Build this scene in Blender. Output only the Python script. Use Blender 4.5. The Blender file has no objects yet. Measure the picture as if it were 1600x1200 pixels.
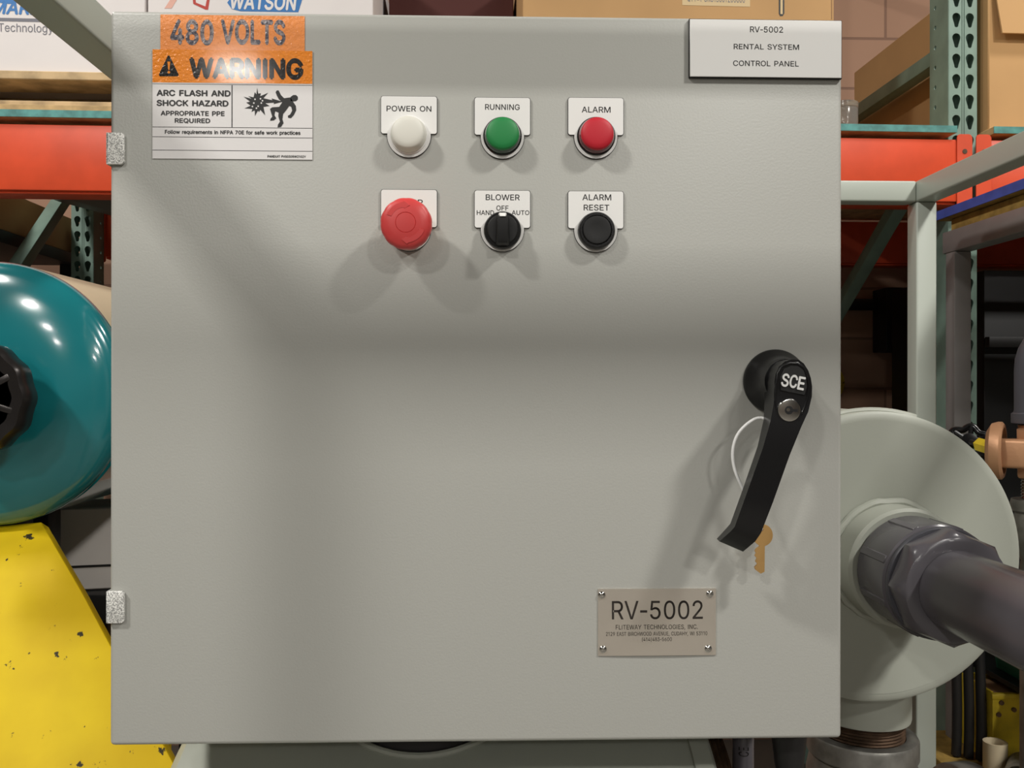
import bpy, bmesh, math, random
from mathutils import Vector, Matrix
from mathutils.geometry import tessellate_polygon, delaunay_2d_cdt
random.seed(7)
S = bpy.context.scene
COL = S.collection
ZC = 1.35                                   # height of the panel centre above the floor
R = math.radians
# ------------------------------------------------------------------ camera
YAW, PIT, ROL = 0.0279, 0.0002, 0.0008
CAM = Vector((0.0058, -0.7475, ZC - 0.0047)); FPX = 1400.0
FW = Vector((math.sin(YAW)*math.cos(PIT), math.cos(YAW)*math.cos(PIT), math.sin(PIT)))
_r = Vector((math.cos(YAW), -math.sin(YAW), 0)); _u = _r.cross(FW)
RT = _r*math.cos(ROL) + _u*math.sin(ROL); UP = -_r*math.sin(ROL) + _u*math.cos(ROL)
cd = bpy.data.cameras.new('camera'); cam = bpy.data.objects.new('camera', cd); COL.objects.link(cam)
cd.sensor_width = 36; cd.lens = 36*FPX/1600; cd.clip_start = 0.02
m = Matrix((RT, UP, -FW)).transposed().to_4x4(); m.translation = CAM
cam.matrix_world = m; S.camera = cam
# ------------------------------------------------------------------ world, lamps, exposure
w = bpy.data.worlds.new('world'); S.world = w; w.use_nodes = True
w.node_tree.nodes['Background'].inputs[0].default_value = (1, 0.97, 0.92, 1)
w.node_tree.nodes['Background'].inputs[1].default_value = 0.05
S.view_settings.view_transform = 'Standard'; S.view_settings.look = 'None'
S.view_settings.gamma = 1; S.view_settings.use_curve_mapping = False
S.view_settings.exposure = -0.03
def lamp(x, y, z, power, size=0.4, sy=None, col=(1, 0.972, 0.92)):
    l = bpy.data.lights.new('ceiling_lamp', 'AREA'); l.energy = power; l.color = col
    l.shape = 'RECTANGLE'; l.size = size; l.size_y = sy or size
    o = bpy.data.objects.new('ceiling_lamp', l); COL.objects.link(o); o.location = (x, y, z)
    return o
LH = 4.0
for ly, lx, pw in ((0.5, 2.15, 42), (-1.64, 2.3, 128), (-4.2, 2.1, 92), (-6.9, 2.1, 66), (-9.6, 2.1, 66)):
    for sx in (-1, 1): lamp(sx*lx, ly, LH, pw, 0.34)

# ------------------------------------------------------------------ geometry helpers
def ray(px, py):
    return FW + RT*((px-800)/FPX) + UP*((600-py)/FPX)
def P(px, py, Y):
    d = ray(px, py); t = (Y-CAM.y)/d.y
    return CAM + d*t
def SC(Y): return (Y-CAM.y)/FPX                # metres per pixel at depth Y
def lin(c):
    return tuple(((v/255)/12.92 if v/255 <= 0.04045 else ((v/255+0.055)/1.055)**2.4) for v in c)
def mat(name, col, rough=0.5, metal=0.0, bump=0.0, bscale=300, var=0.0, vscale=8, var2=None, coat=0.0, trans=0.0, spec=0.5, ior=1.45, vthresh=None):
    mm = bpy.data.materials.new(name); mm.use_nodes = True
    nt = mm.node_tree; b = nt.nodes['Principled BSDF']
    c = lin(col); b.inputs['Base Color'].default_value = (*c, 1)
    b.inputs['Roughness'].default_value = rough; b.inputs['Metallic'].default_value = metal
    b.inputs['Coat Weight'].default_value = coat; b.inputs['Coat Roughness'].default_value = 0.08
    b.inputs['Transmission Weight'].default_value = trans; b.inputs['IOR'].default_value = ior
    b.inputs['Specular IOR Level'].default_value = spec
    tc = nt.nodes.new('ShaderNodeTexCoord')
    if var or var2:
        n = nt.nodes.new('ShaderNodeTexNoise'); n.inputs['Scale'].default_value = vscale; n.inputs['Detail'].default_value = 4
        nt.links.new(tc.outputs['Object'], n.inputs['Vector'])
        r = nt.nodes.new('ShaderNodeValToRGB')
        lo = tuple(v*(1-var) for v in c) if var2 is None else lin(var2); hi = tuple(min(1, v*(1+var)) for v in c)
        r.color_ramp.elements[0].color = (*lo, 1); r.color_ramp.elements[1].color = (*hi, 1)
        t = vthresh or (0.35, 0.65)
        r.color_ramp.elements[0].position = t[0]; r.color_ramp.elements[1].position = t[1]
        nt.links.new(n.outputs['Fac'], r.inputs['Fac']); nt.links.new(r.outputs['Color'], b.inputs['Base Color'])
    if bump:
        n = nt.nodes.new('ShaderNodeTexNoise'); n.inputs['Scale'].default_value = bscale; n.inputs['Detail'].default_value = 2
        nt.links.new(tc.outputs['Object'], n.inputs['Vector'])
        bp = nt.nodes.new('ShaderNodeBump'); bp.inputs['Strength'].default_value = bump; bp.inputs['Distance'].default_value = 0.001
        nt.links.new(n.outputs['Fac'], bp.inputs['Height']); nt.links.new(bp.outputs['Normal'], b.inputs['Normal'])
    return mm

# letter outlines (advance, loops) in units of 1/500 em
GLYPHS = {
 '(': (137, ['45,103 45,122 47,142 50,162 60,202 66,221 73,239 80,255 88,270 118,270 110,252 102,233 95,214 85,176 81,157 78,138 76,120 76,88 78,73 80,57 88,25 94,8 101,-10 109,-28 118,-48 88,-48 75,-23 64,2 56,27 49,53 46,78']),
 ')': (137, ['19,-48 28,-28 36,-9 43,9 49,26 57,58 59,73 61,103 60,120 59,138 56,157 52,176 47,195 35,233 27,252 19,270 48,270 56,255 64,239 71,221 77,202 82,182 90,142 91,122 92,103 91,78 87,52 81,27 72,1 61,-24 48,-48']),
 ',': (94, ['19,-60 34,36 68,36 42,-60']),
 '-': (150, ['130,122 130,92 20,92 20,122']),
 '.': (94, ['48,-2 42,-1 36,1 31,4 28,9 26,15 25,20 26,27 28,32 31,37 36,40 42,43 54,43 64,37 68,32 70,27 71,20 70,15 68,9 64,4 59,1 54,-1']),
 '0': (227, ['113,-3 95,-2 79,3 65,12 53,24 42,39 34,57 29,77 25,101 24,127 25,153 29,177 35,197 43,215 53,230 65,242 79,251 95,256 113,258 131,256 147,251 161,242 174,230 184,215 192,197 198,177 201,153 203,127 201,101 198,77 192,57 184,39 174,24 162,12 147,3 131,-2', '113,25 125,26 136,30 145,37 153,46 160,58 165,72 169,88 171,107 172,127 171,148 169,166 165,182 160,197 153,208 145,218 136,224 125,228 113,230 101,228 91,224 82,218 73,208 67,197 62,182 58,166 55,148 55,107 58,88 62,72 67,58 73,46 82,37 91,30 101,26']),
 '1': (190, ['118,254 118,0 86,0 86,224 85,224 23,179 23,213 79,254']),
 '2': (227, ['32,0 32,24 117,114 126,124 134,133 141,141 147,149 152,156 158,170 160,178 160,186 159,194 157,202 154,209 149,215 143,220 137,224 129,227 121,229 112,230 102,229 94,227 86,224 79,219 69,207 66,199 64,190 64,181 33,181 34,196 37,209 43,221 51,232 60,241 72,248 84,253 98,257 112,258 127,257 141,254 153,248 164,241 173,233 181,223 186,211 189,199 191,186 190,177 188,168 185,159 181,150 175,140 168,129 159,118 147,105 133,90 76,30 76,28 195,28 195,0']),
 '3': (227, ['109,-3 94,-2 80,0 66,5 54,11 44,19 35,29 28,40 24,52 22,66 55,66 56,58 59,50 63,44 69,38 75,33 91,27 100,25 109,25 129,27 138,30 152,40 157,46 161,54 164,63 165,72 164,81 162,90 158,98 153,105 146,112 137,117 127,121 115,123 101,124 78,124 78,150 144,224 144,226 35,226 35,254 186,254 186,230 106,139 106,144 124,145 140,143 154,138 167,131 177,122 185,111 192,99 195,86 196,72 195,58 191,45 185,33 177,22 166,13 154,6 141,1 125,-2']),
 '4': (227, ['20,53 20,79 123,254 155,254 54,83 54,81 207,81 207,53', '141,0 141,159 171,159 171,0']),
 '5': (227, ['111,-3 96,-2 82,1 70,6 59,12 49,20 41,30 35,41 32,53 30,65 61,65 62,58 65,51 69,44 74,39 80,34 87,30 94,27 102,26 111,25 120,26 130,28 138,32 146,38 152,44 157,52 161,61 163,71 164,81 163,92 161,101 157,111 151,119 145,125 137,131 129,135 119,138 100,138 92,137 76,131 69,127 64,123 34,126 48,254 183,254 183,226 75,226 67,151 68,151 74,155 81,159 97,165 115,167 126,166 137,164 147,160 156,156 165,150 172,143 179,134 185,125 189,116 193,105 195,94 195,82 194,66 191,51 184,38 176,26 166,16 154,8 141,1 126,-2']),
 '6': (227, ['113,-3 98,-2 84,1 71,7 60,15 50,25 42,37 36,51 33,65 32,81 33,93 35,106 40,119 47,134 56,151 69,170 126,254 161,254 75,131 73,131 75,135 79,140 87,148 92,151 110,157 117,157 132,156 146,153 158,147 169,140 178,131 185,120 190,107 193,94 194,79 193,63 190,49 184,36 176,25 166,15 155,7 142,1 128,-2', '113,24 123,25 131,27 139,31 146,37 152,43 157,51 161,59 163,69 164,79 163,89 161,98 157,107 152,114 146,121 139,126 131,130 123,132 113,133 104,132 95,130 87,126 80,121 74,114 69,107 65,99 63,89 62,79 63,69 65,59 69,51 74,43 80,37 87,31 95,27 104,25']),
 '7': (227, ['48,0 162,224 162,226 31,226 31,254 195,254 195,224 82,0']),
 '8': (227, ['113,-3 97,-2 82,1 68,6 56,13 45,21 37,31 31,42 27,54 26,68 27,78 29,88 33,98 37,106 43,114 51,121 58,126 67,130 76,132 76,133 65,138 55,145 46,154 40,165 36,177 35,190 36,203 40,214 45,225 53,234 62,242 73,249 85,254 99,257 113,258 128,257 141,254 153,249 164,242 173,234 181,225 186,214 190,203 191,190 190,177 186,165 180,154 171,145 162,138 150,133 150,132 159,130 168,126 176,121 183,114 189,106 194,98 200,78 200,68 199,54 195,42 189,31 181,21 171,13 158,6 145,1 130,-2', '124,25 134,27 142,30 150,34 156,40 161,46 165,53 168,61 168,78 165,87 161,94 156,101 149,107 133,115 123,117 113,118 103,117 93,115 77,107 70,101 65,94 61,87 58,78 58,61 61,53 64,46 76,34 84,30 92,27 102,25', '122,145 130,147 137,150 144,154 149,159 154,165 157,172 159,180 160,188 159,196 157,203 154,210 149,216 144,221 138,225 130,228 122,229 113,230 104,229 96,228 89,225 82,221 77,216 72,210 69,203 67,196 66,188 67,180 69,172 72,165 77,159 82,154 89,150 96,147 104,145']),
 '9': (227, ['113,258 128,257 142,253 155,247 166,239 176,229 184,217 190,204 193,189 194,173 194,161 191,148 186,135 180,120 170,103 158,84 100,0 65,0 151,124 154,124 151,119 148,115 144,111 139,107 134,104 128,101 122,99 116,98 109,97 94,98 81,102 69,107 58,114 49,124 41,134 36,147 33,161 32,176 33,191 36,205 42,218 50,230 60,239 71,247 84,253 98,257', '113,230 104,229 95,227 87,223 80,218 74,211 69,204 63,186 63,166 66,156 69,148 74,140 80,134 87,129 95,125 104,122 123,122 131,125 139,129 146,134 152,140 157,147 161,156 163,165 164,175 163,185 161,195 157,204 152,211 146,218 139,223 131,227 123,229']),
 '=': (227, ['36,122 36,151 191,151 191,122', '36,48 36,77 191,77 191,48']),
 'A': (240, ['8,0 101,254 138,254 231,0 198,0 144,151 140,161 136,173 132,186 127,201 122,219 116,239 123,239 117,219 111,201 106,185 102,172 98,161 95,151 43,0', '55,71 55,99 185,99 185,71']),
 'B': (228, ['30,0 30,254 121,254 137,253 152,250 164,245 175,239 184,230 190,221 195,210 198,199 199,187 198,177 197,168 193,160 189,153 184,148 178,143 172,139 165,136 157,133 157,131 166,130 174,127 182,123 189,117 196,110 201,102 205,92 208,81 209,68 208,56 205,44 200,33 193,24 184,16 172,9 158,4 142,1 123,0', '62,29 122,29 140,30 154,34 165,40 172,48 176,58 178,68 177,77 175,85 171,92 166,99 160,104 153,109 144,113 135,115 62,115', '62,143 128,143 136,145 144,148 151,152 157,157 162,163 165,170 167,178 168,186 167,197 163,206 156,214 147,221 135,225 120,226 62,226']),
 'C': (255, ['134,-3 113,-2 93,4 75,12 59,25 46,40 35,58 27,78 22,101 20,127 22,153 27,176 35,197 46,215 59,230 75,242 93,251 113,256 134,258 146,257 158,255 170,252 181,248 201,236 210,228 217,219 224,209 234,187 236,174 204,174 202,183 199,190 195,197 190,204 185,209 179,214 165,222 158,224 142,228 134,228 119,227 105,223 92,216 80,207 71,196 62,182 57,166 53,148 52,127 53,107 57,88 63,72 71,59 80,47 92,38 105,32 119,28 134,26 150,28 158,30 172,36 179,40 185,45 195,57 199,64 202,72 204,80 236,80 234,68 229,56 224,45 210,27 201,19 192,12 170,2 159,-1 146,-3']),
 'D': (251, ['109,0 48,0 48,29 107,29 127,30 144,34 159,40 171,49 182,61 189,75 195,90 198,108 200,128 198,147 195,165 190,180 182,194 172,205 160,214 145,221 129,225 110,226 47,226 47,254 113,254 136,253 157,248 176,239 192,228 206,213 217,196 225,175 229,153 231,128 229,102 224,80 217,59 206,42 192,27 175,15 156,7 134,2', '62,254 62,0 30,0 30,254']),
 'E': (209, ['30,0 30,254 186,254 186,226 62,226 62,143 178,143 178,114 62,114 62,29 188,29 188,0']),
 'F': (205, ['30,0 30,254 185,254 185,226 62,226 62,139 173,139 173,111 62,111 62,0']),
 'G': (260, ['134,-3 113,-2 93,4 75,13 59,25 45,40 35,58 27,78 22,102 20,127 22,153 27,176 35,197 45,215 59,230 74,242 92,251 112,256 132,258 146,257 158,255 170,252 192,242 202,235 210,227 218,218 225,208 230,198 234,186 237,174 204,174 198,190 194,197 189,203 184,208 172,218 158,224 150,226 141,227 133,228 118,227 104,223 92,216 80,207 70,196 62,182 57,166 53,148 52,127 53,107 57,88 63,72 71,59 81,47 92,38 105,32 119,28 134,26 148,27 161,31 172,36 183,43 191,51 198,62 203,74 206,87 207,101 217,100 141,100 141,128 239,128 239,100 237,80 233,62 225,45 215,31 203,19 188,9 172,2 154,-2']),
 'H': (258, ['30,0 30,254 62,254 62,144 196,144 196,254 228,254 228,0 196,0 196,116 62,116 62,0']),
 'I': (104, ['36,0 36,254 68,254 68,0']),
 'K': (233, ['52,73 52,108 58,116 64,123 70,131 75,138 93,159 100,165 106,172 182,254 224,254 116,138 114,138', '30,0 30,254 62,254 62,0', '186,0 94,130 114,155 224,0']),
 'L': (196, ['30,0 30,254 62,254 62,29 181,29 181,0']),
 'M': (314, ['30,0 30,254 76,254 139,94 140,89 142,85 144,79 146,74 148,68 150,61 152,55 154,48 158,36 159,30 161,24 154,24 155,30 157,35 159,41 161,48 163,54 165,61 173,85 175,89 176,94 238,254 284,254 284,0 252,0 252,177 253,184 253,229 256,229 254,221 251,213 249,205 246,197 244,189 241,181 238,174 236,167 232,155 228,145 171,0 143,0 83,150 82,155 80,160 77,167 75,173 72,181 70,188 67,196 65,204 59,220 56,229 59,229 60,222 60,186 61,178 61,0']),
 'N': (262, ['30,0 30,254 68,254 172,91 174,87 178,82 181,75 185,69 189,61 194,53 198,45 203,36 207,27 202,27 202,36 200,54 200,79 199,86 199,254 232,254 232,0 193,0 101,145 97,152 93,158 89,165 79,181 74,191 68,201 61,213 54,226 60,227 60,215 61,203 61,192 62,182 62,0']),
 'O': (267, ['133,-3 112,-2 93,4 75,12 59,25 46,40 35,58 27,78 22,101 20,127 22,153 27,176 35,197 46,215 59,230 75,242 93,251 112,256 133,258 155,256 174,251 192,242 208,230 221,215 232,197 240,176 245,153 247,127 245,101 240,78 232,58 221,40 208,25 192,12 174,4 155,-2', '133,26 148,28 162,32 175,38 186,47 196,58 204,72 210,88 214,106 215,127 214,148 210,166 204,182 196,196 186,207 175,216 162,223 148,227 133,228 119,227 105,223 92,216 81,207 71,196 63,182 57,166 53,148 52,127 53,106 57,88 63,72 71,58 81,47 92,38 105,32 119,28']),
 'P': (222, ['30,0 30,254 118,254 136,253 152,250 166,244 178,236 187,226 195,215 200,202 203,189 204,174 203,159 200,145 195,133 187,121 178,112 166,104 152,98 136,94 118,93 55,93 55,121 116,121 129,122 139,124 149,128 156,133 162,139 167,147 170,155 172,164 172,184 170,193 167,201 162,208 156,214 148,219 139,223 129,225 116,226 62,226 62,0']),
 'Q': (267, ['123,80 156,80 185,42 192,32 234,-24 200,-24 173,13 166,23', '133,-3 112,-2 93,4 75,12 59,25 46,40 35,58 27,78 22,101 20,127 22,153 27,176 35,197 46,215 59,230 75,242 93,251 112,256 133,258 155,256 174,251 192,242 208,230 221,215 232,197 240,176 245,153 247,127 245,101 240,78 232,58 221,40 208,25 192,12 174,4 155,-2', '133,26 148,28 162,32 175,38 186,47 196,58 204,72 210,88 214,106 215,127 214,148 210,166 204,182 196,196 186,207 175,216 162,223 148,227 133,228 119,227 105,223 92,216 81,207 71,196 63,182 57,166 53,148 52,127 53,106 57,88 63,72 71,58 81,47 92,38 105,32 119,28']),
 'R': (224, ['30,0 30,254 118,254 136,253 153,250 167,244 178,237 188,227 195,217 200,204 204,191 205,176 204,161 200,148 195,136 188,125 178,116 166,109 152,103 136,100 118,99 48,99 48,128 129,128 140,130 149,133 156,138 162,143 167,150 170,158 172,167 173,176 172,186 170,194 167,202 162,209 156,215 149,220 140,223 129,225 116,226 62,226 62,0', '177,0 115,115 151,115 214,0']),
 'S': (223, ['112,-4 94,-3 78,0 64,5 51,11 41,20 32,30 25,42 21,54 19,68 52,68 54,59 57,51 62,44 68,38 75,33 83,29 92,27 102,25 123,25 133,27 143,30 151,34 159,40 165,46 169,53 172,61 173,70 172,77 170,84 166,89 161,94 155,99 148,102 140,106 132,108 72,126 56,135 43,145 34,156 28,170 26,186 27,200 31,213 37,224 46,234 57,242 69,249 83,254 97,257 114,258 130,257 145,254 158,249 170,242 180,234 189,224 195,213 199,202 200,189 169,189 166,201 160,211 151,219 140,225 127,228 112,229 102,229 92,227 84,224 76,220 70,215 64,209 61,203 58,195 58,180 61,173 65,167 71,162 85,154 92,151 106,147 132,140 140,137 148,135 156,132 172,124 179,119 186,113 192,106 197,99 201,90 203,80 204,69 203,56 199,43 193,32 185,21 174,13 162,5 147,0 130,-3']),
 'T': (224, ['16,226 16,254 208,254 208,226 128,226 128,0 96,0 96,226']),
 'U': (259, ['129,-4 110,-3 93,1 77,8 63,17 52,27 42,40 36,54 31,70 30,87 30,254 62,254 62,89 63,77 66,66 70,57 77,48 84,40 94,34 104,29 116,27 129,26 143,27 155,29 165,34 175,40 182,48 188,57 193,66 195,77 196,89 196,254 229,254 229,87 227,70 223,54 216,40 207,27 195,17 182,8 166,1 149,-3']),
 'V': (240, ['102,0 8,254 42,254 96,103 103,82 108,69 113,53 118,35 124,15 117,15 123,36 129,54 133,69 138,82 145,103 197,254 231,254 139,0']),
 'W': (343, ['78,0 8,254 41,254 82,98 84,90 86,81 88,73 92,55 93,47 97,29 98,20 95,20 96,29 100,47 102,55 106,73 108,81 110,90 112,98 153,254 190,254 231,98 233,90 235,81 237,73 241,55 243,47 249,20 244,20 248,38 249,47 251,55 255,73 257,81 259,90 261,98 302,254 335,254 265,0 228,0 184,161 181,172 178,184 176,196 170,222 168,237 175,237 172,223 170,210 167,197 165,185 159,161 115,0']),
 'Y': (236, ['102,0 102,104 8,254 46,254 96,172 101,163 107,155 111,146 116,137 120,127 125,115 112,115 116,127 121,137 126,146 130,155 135,164 140,172 191,254 228,254 134,104 134,0']),
 'Z': (219, ['21,0 21,23 137,193 142,200 147,208 153,215 159,223 165,230 170,238 174,227 164,227 153,226 20,226 20,254 198,254 198,231 84,64 79,56 55,24 49,17 45,27 55,28 97,28 107,29 200,29 200,0']),
 'a': (195, ['68,-4 57,-1 47,2 38,8 30,14 24,22 19,32 16,42 15,54 16,64 18,73 26,87 32,92 39,97 46,100 54,103 63,105 71,107 80,109 89,110 100,111 109,112 117,113 123,114 129,116 133,117 137,123 138,127 138,128 137,136 136,142 133,148 130,153 125,158 120,161 106,165 89,165 82,164 75,161 69,158 63,154 55,146 52,142 50,137 20,146 26,156 32,165 39,173 48,179 57,184 66,188 77,190 87,192 104,192 112,191 119,190 128,187 135,184 143,180 150,175 156,168 161,160 165,150 168,139 168,0 138,0 138,26 136,26 134,21 130,17 126,12 121,8 115,4 108,1 100,-2 90,-4', '96,23 106,26 114,29 121,34 127,40 132,47 135,54 137,61 138,69 138,95 136,93 130,91 125,90 121,89 116,88 110,87 105,86 100,86 95,85 91,84 88,84 81,83 67,79 61,77 56,74 52,70 48,65 47,59 46,52 46,46 48,41 51,36 55,32 59,29 65,26 71,24 78,23']),
 'c': (198, ['104,-4 87,-3 72,1 58,8 46,17 36,29 28,43 22,58 18,75 17,94 18,113 22,130 28,146 36,159 46,171 58,180 72,187 87,191 104,192 113,192 122,191 130,189 138,186 146,182 153,178 159,173 165,167 170,161 174,154 178,146 181,138 151,131 150,136 148,140 145,145 142,149 139,152 131,158 126,161 121,162 116,164 110,165 104,165 92,164 81,161 73,155 65,148 59,139 54,129 51,118 49,106 48,94 49,81 51,70 54,59 59,49 65,40 73,33 81,28 92,24 104,23 110,24 116,24 131,30 139,36 143,40 146,44 152,59 181,51 179,43 175,35 171,28 165,22 160,16 146,6 130,0 122,-2 113,-4']),
 'd': (212, ['98,-4 82,-3 68,1 56,8 44,17 35,29 27,42 22,58 18,75 17,94 18,113 22,131 27,146 35,160 45,171 56,180 69,187 83,191 98,192 109,192 118,190 126,186 133,182 139,178 144,173 147,168 151,164 153,160 155,160 155,254 186,254 186,0 156,0 156,29 153,29 151,25 147,21 139,11 133,6 126,2 118,-1 109,-3', '102,23 113,24 123,27 132,32 139,39 145,48 150,58 153,69 155,81 156,95 155,108 153,120 150,131 145,141 139,149 132,156 123,161 113,164 102,165 91,164 81,161 72,156 65,149 59,140 54,131 51,120 49,108 48,95 49,82 51,70 54,58 59,48 65,40 73,33 81,28 91,24']),
 'e': (202, ['106,-4 88,-3 73,1 58,8 46,17 36,29 28,42 22,58 18,75 17,93 18,112 22,129 28,145 36,159 46,170 58,180 71,187 86,191 103,192 113,192 123,190 133,187 142,183 151,177 160,170 167,162 173,152 179,141 182,128 185,113 186,97 186,85 37,85 37,110 169,110 155,101 154,113 152,124 149,134 144,143 138,151 131,157 123,161 113,164 103,165 92,164 82,161 73,157 66,151 59,143 54,135 51,125 49,116 48,105 48,89 49,75 51,64 55,53 61,44 67,37 76,31 85,26 95,24 106,23 114,23 120,25 127,26 133,29 138,32 143,36 147,41 153,53 182,45 179,36 174,27 168,20 160,13 151,7 141,2 130,-1 119,-3']),
 'f': (127, ['114,190 114,164 3,164 3,190', '40,0 40,216 41,226 44,235 48,243 53,250 60,255 68,259 76,262 85,264 94,265 100,265 106,264 111,263 119,261 121,260 114,234 112,235 110,235 107,236 105,237 97,237 89,236 82,234 77,230 74,225 72,218 71,209 71,0']),
 'g': (213, ['103,-75 90,-75 78,-73 67,-70 57,-66 49,-61 41,-55 35,-49 25,-35 51,-20 54,-24 57,-29 65,-37 71,-41 77,-44 85,-47 93,-48 103,-49 118,-47 130,-44 141,-38 149,-29 154,-17 156,-3 156,34 153,34 147,26 139,16 133,12 126,8 118,5 109,3 97,2 83,4 69,7 56,13 45,22 35,32 28,45 22,60 18,77 17,96 18,114 22,131 27,147 35,160 45,171 56,180 69,187 83,191 98,192 109,192 119,190 127,186 134,182 139,178 144,173 148,168 151,164 154,159 157,159 157,190 186,190 186,-4 185,-20 181,-33 175,-45 167,-54 157,-62 145,-68 132,-72 118,-74', '113,30 123,33 132,38 139,44 145,51 150,61 153,71 156,83 156,109 153,121 150,132 145,141 139,150 132,156 123,161 114,164 102,165 91,164 81,161 73,156 65,149 59,141 54,131 51,120 49,109 48,96 49,84 51,72 54,61 59,52 65,44 73,38 81,33 91,30']),
 'h': (205, ['57,113 57,0 26,0 26,254 57,254 57,144 51,144 58,159 66,172 76,181 87,187 100,191 114,192 126,191 137,189 148,184 157,178 164,170 170,160 175,149 178,135 179,120 179,0 148,0 148,118 147,131 143,143 136,152 128,159 117,163 105,165 96,164 88,162 80,159 74,154 68,148 63,141 60,133 58,124']),
 'i': (83, ['26,0 26,190 57,190 57,0', '42,221 36,222 31,224 27,227 23,231 21,236 21,247 23,252 27,256 31,259 36,261 42,262 47,261 52,259 57,256 60,252 62,247 63,242 62,236 60,231 57,227 52,224 47,222']),
 'k': (190, ['55,68 55,106 60,106 142,190 180,190 92,100 89,100', '26,0 26,254 57,254 57,0', '147,0 74,93 96,114 186,0']),
 'l': (95, ['70,-1 56,0 45,4 37,10 31,19 27,29 26,42 26,254 57,254 57,42 58,35 60,31 63,28 67,27 73,26 80,26 82,27 85,27 90,1 88,1 84,0 81,0 77,-1']),
 'm': (305, ['26,0 26,190 56,190 56,148 54,148 57,157 61,166 66,173 72,179 79,184 86,188 94,191 102,193 110,193 123,192 134,187 144,180 151,171 157,160 160,147 156,147 159,156 163,164 169,172 175,178 182,183 190,187 199,191 208,192 218,193 229,192 239,190 249,186 257,180 264,173 270,164 275,154 278,141 278,0 248,0 248,127 247,139 243,149 236,156 228,161 219,164 209,165 201,165 194,163 187,160 181,156 177,151 173,145 170,139 168,131 168,0 137,0 137,130 136,140 132,148 126,156 119,161 110,164 100,165 92,165 85,163 79,160 73,156 67,151 63,145 60,137 58,129 57,119 57,0']),
 'n': (205, ['57,113 57,0 26,0 26,190 56,190 56,144 51,144 58,159 66,172 76,181 87,187 100,191 114,192 126,191 137,189 147,184 156,178 164,170 170,160 175,149 178,135 179,120 179,0 148,0 148,118 147,131 143,143 136,152 128,159 117,163 105,165 96,164 88,162 80,159 74,154 68,148 63,141 60,133 58,124']),
 'o': (208, ['104,-4 87,-3 72,1 58,8 46,17 36,29 28,43 22,58 18,75 17,94 18,113 22,130 28,146 36,159 46,171 58,180 72,187 87,191 104,192 120,191 136,187 149,180 161,171 171,159 180,146 186,130 189,113 191,94 189,75 186,58 180,43 171,29 161,17 149,8 136,1 120,-3', '104,23 116,24 126,28 135,33 143,40 149,49 154,59 157,70 159,81 160,94 159,106 157,118 154,129 149,139 143,148 135,155 126,161 116,164 104,165 92,164 81,161 73,155 65,148 59,139 54,129 51,118 49,106 48,94 49,81 51,70 54,59 59,49 65,40 73,33 81,28 92,24']),
 'p': (212, ['26,-71 26,190 56,190 56,160 59,160 65,168 73,178 79,182 86,186 94,190 103,192 115,192 130,191 144,187 156,180 168,171 177,160 185,146 191,131 194,113 195,94 194,75 191,58 185,42 177,29 168,17 157,8 144,1 130,-3 115,-4 104,-3 94,-1 86,2 79,6 69,16 65,21 59,29 57,29 57,-71', '110,23 121,24 131,28 140,33 147,40 153,48 158,58 161,70 163,82 164,95 163,108 161,120 158,131 153,140 147,149 140,156 131,161 121,164 110,165 99,164 89,161 81,156 73,149 67,141 62,131 59,120 57,108 56,95 57,81 59,69 63,58 67,48 73,39 81,32 89,27 99,24']),
 'q': (212, ['186,-71 155,-71 155,29 153,29 151,25 147,21 139,11 133,6 126,2 118,-1 109,-3 98,-4 82,-3 68,1 56,8 44,17 35,29 27,42 22,58 18,75 17,94 18,113 22,131 27,146 35,160 45,171 56,180 69,187 83,191 98,192 109,192 118,190 126,186 133,182 139,178 144,173 147,168 151,164 153,160 156,160 156,190 186,190', '102,23 113,24 123,27 132,32 139,39 145,48 150,58 153,69 155,81 156,95 155,108 153,120 150,131 145,141 139,149 132,156 123,161 113,164 102,165 91,164 81,161 72,156 65,149 59,140 54,131 51,120 49,108 48,95 49,82 51,70 54,58 59,48 65,40 73,33 81,28 91,24']),
 'r': (130, ['26,0 26,190 56,190 56,160 58,160 62,169 68,177 76,184 85,188 96,191 107,192 122,192 122,161 120,161 118,162 115,162 111,163 103,163 95,162 87,160 80,157 73,153 67,148 63,142 60,135 58,127 57,118 57,0']),
 's': (182, ['91,-4 78,-3 67,-2 56,2 46,6 38,12 31,19 25,27 21,37 18,47 47,53 50,44 55,36 62,30 70,26 80,24 91,23 103,24 113,26 122,31 129,37 133,44 134,51 133,58 131,63 127,68 122,72 115,75 106,78 75,85 59,90 46,96 36,104 29,113 25,124 23,137 24,147 27,157 33,166 39,173 48,180 58,185 69,189 81,191 94,192 106,192 117,190 127,186 136,182 143,176 149,170 155,162 159,154 162,145 134,139 131,146 127,152 121,158 114,163 105,165 94,166 83,165 74,163 65,158 59,153 56,146 54,139 55,132 58,126 62,122 68,118 76,114 86,111 115,105 131,100 143,93 153,86 160,76 164,66 166,53 165,43 161,33 156,24 149,16 140,9 130,3 118,-1 105,-3']),
 't': (114, ['102,190 102,164 3,164 3,190', '32,236 63,236 63,49 64,41 65,35 68,31 72,27 78,26 85,25 90,25 93,26 98,26 101,27 107,1 103,0 100,-1 96,-1 92,-2 84,-2 69,-1 56,4 46,11 38,20 34,32 32,46']),
 'u': (205, ['91,-3 79,-2 68,1 57,5 48,12 41,20 35,29 30,41 27,54 26,69 26,190 57,190 57,72 58,58 62,47 68,37 77,31 88,26 100,25 109,26 117,28 125,31 137,41 142,48 145,57 147,66 148,76 148,190 179,190 179,0 149,0 149,46 154,46 147,30 139,18 129,8 117,2 105,-1']),
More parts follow.
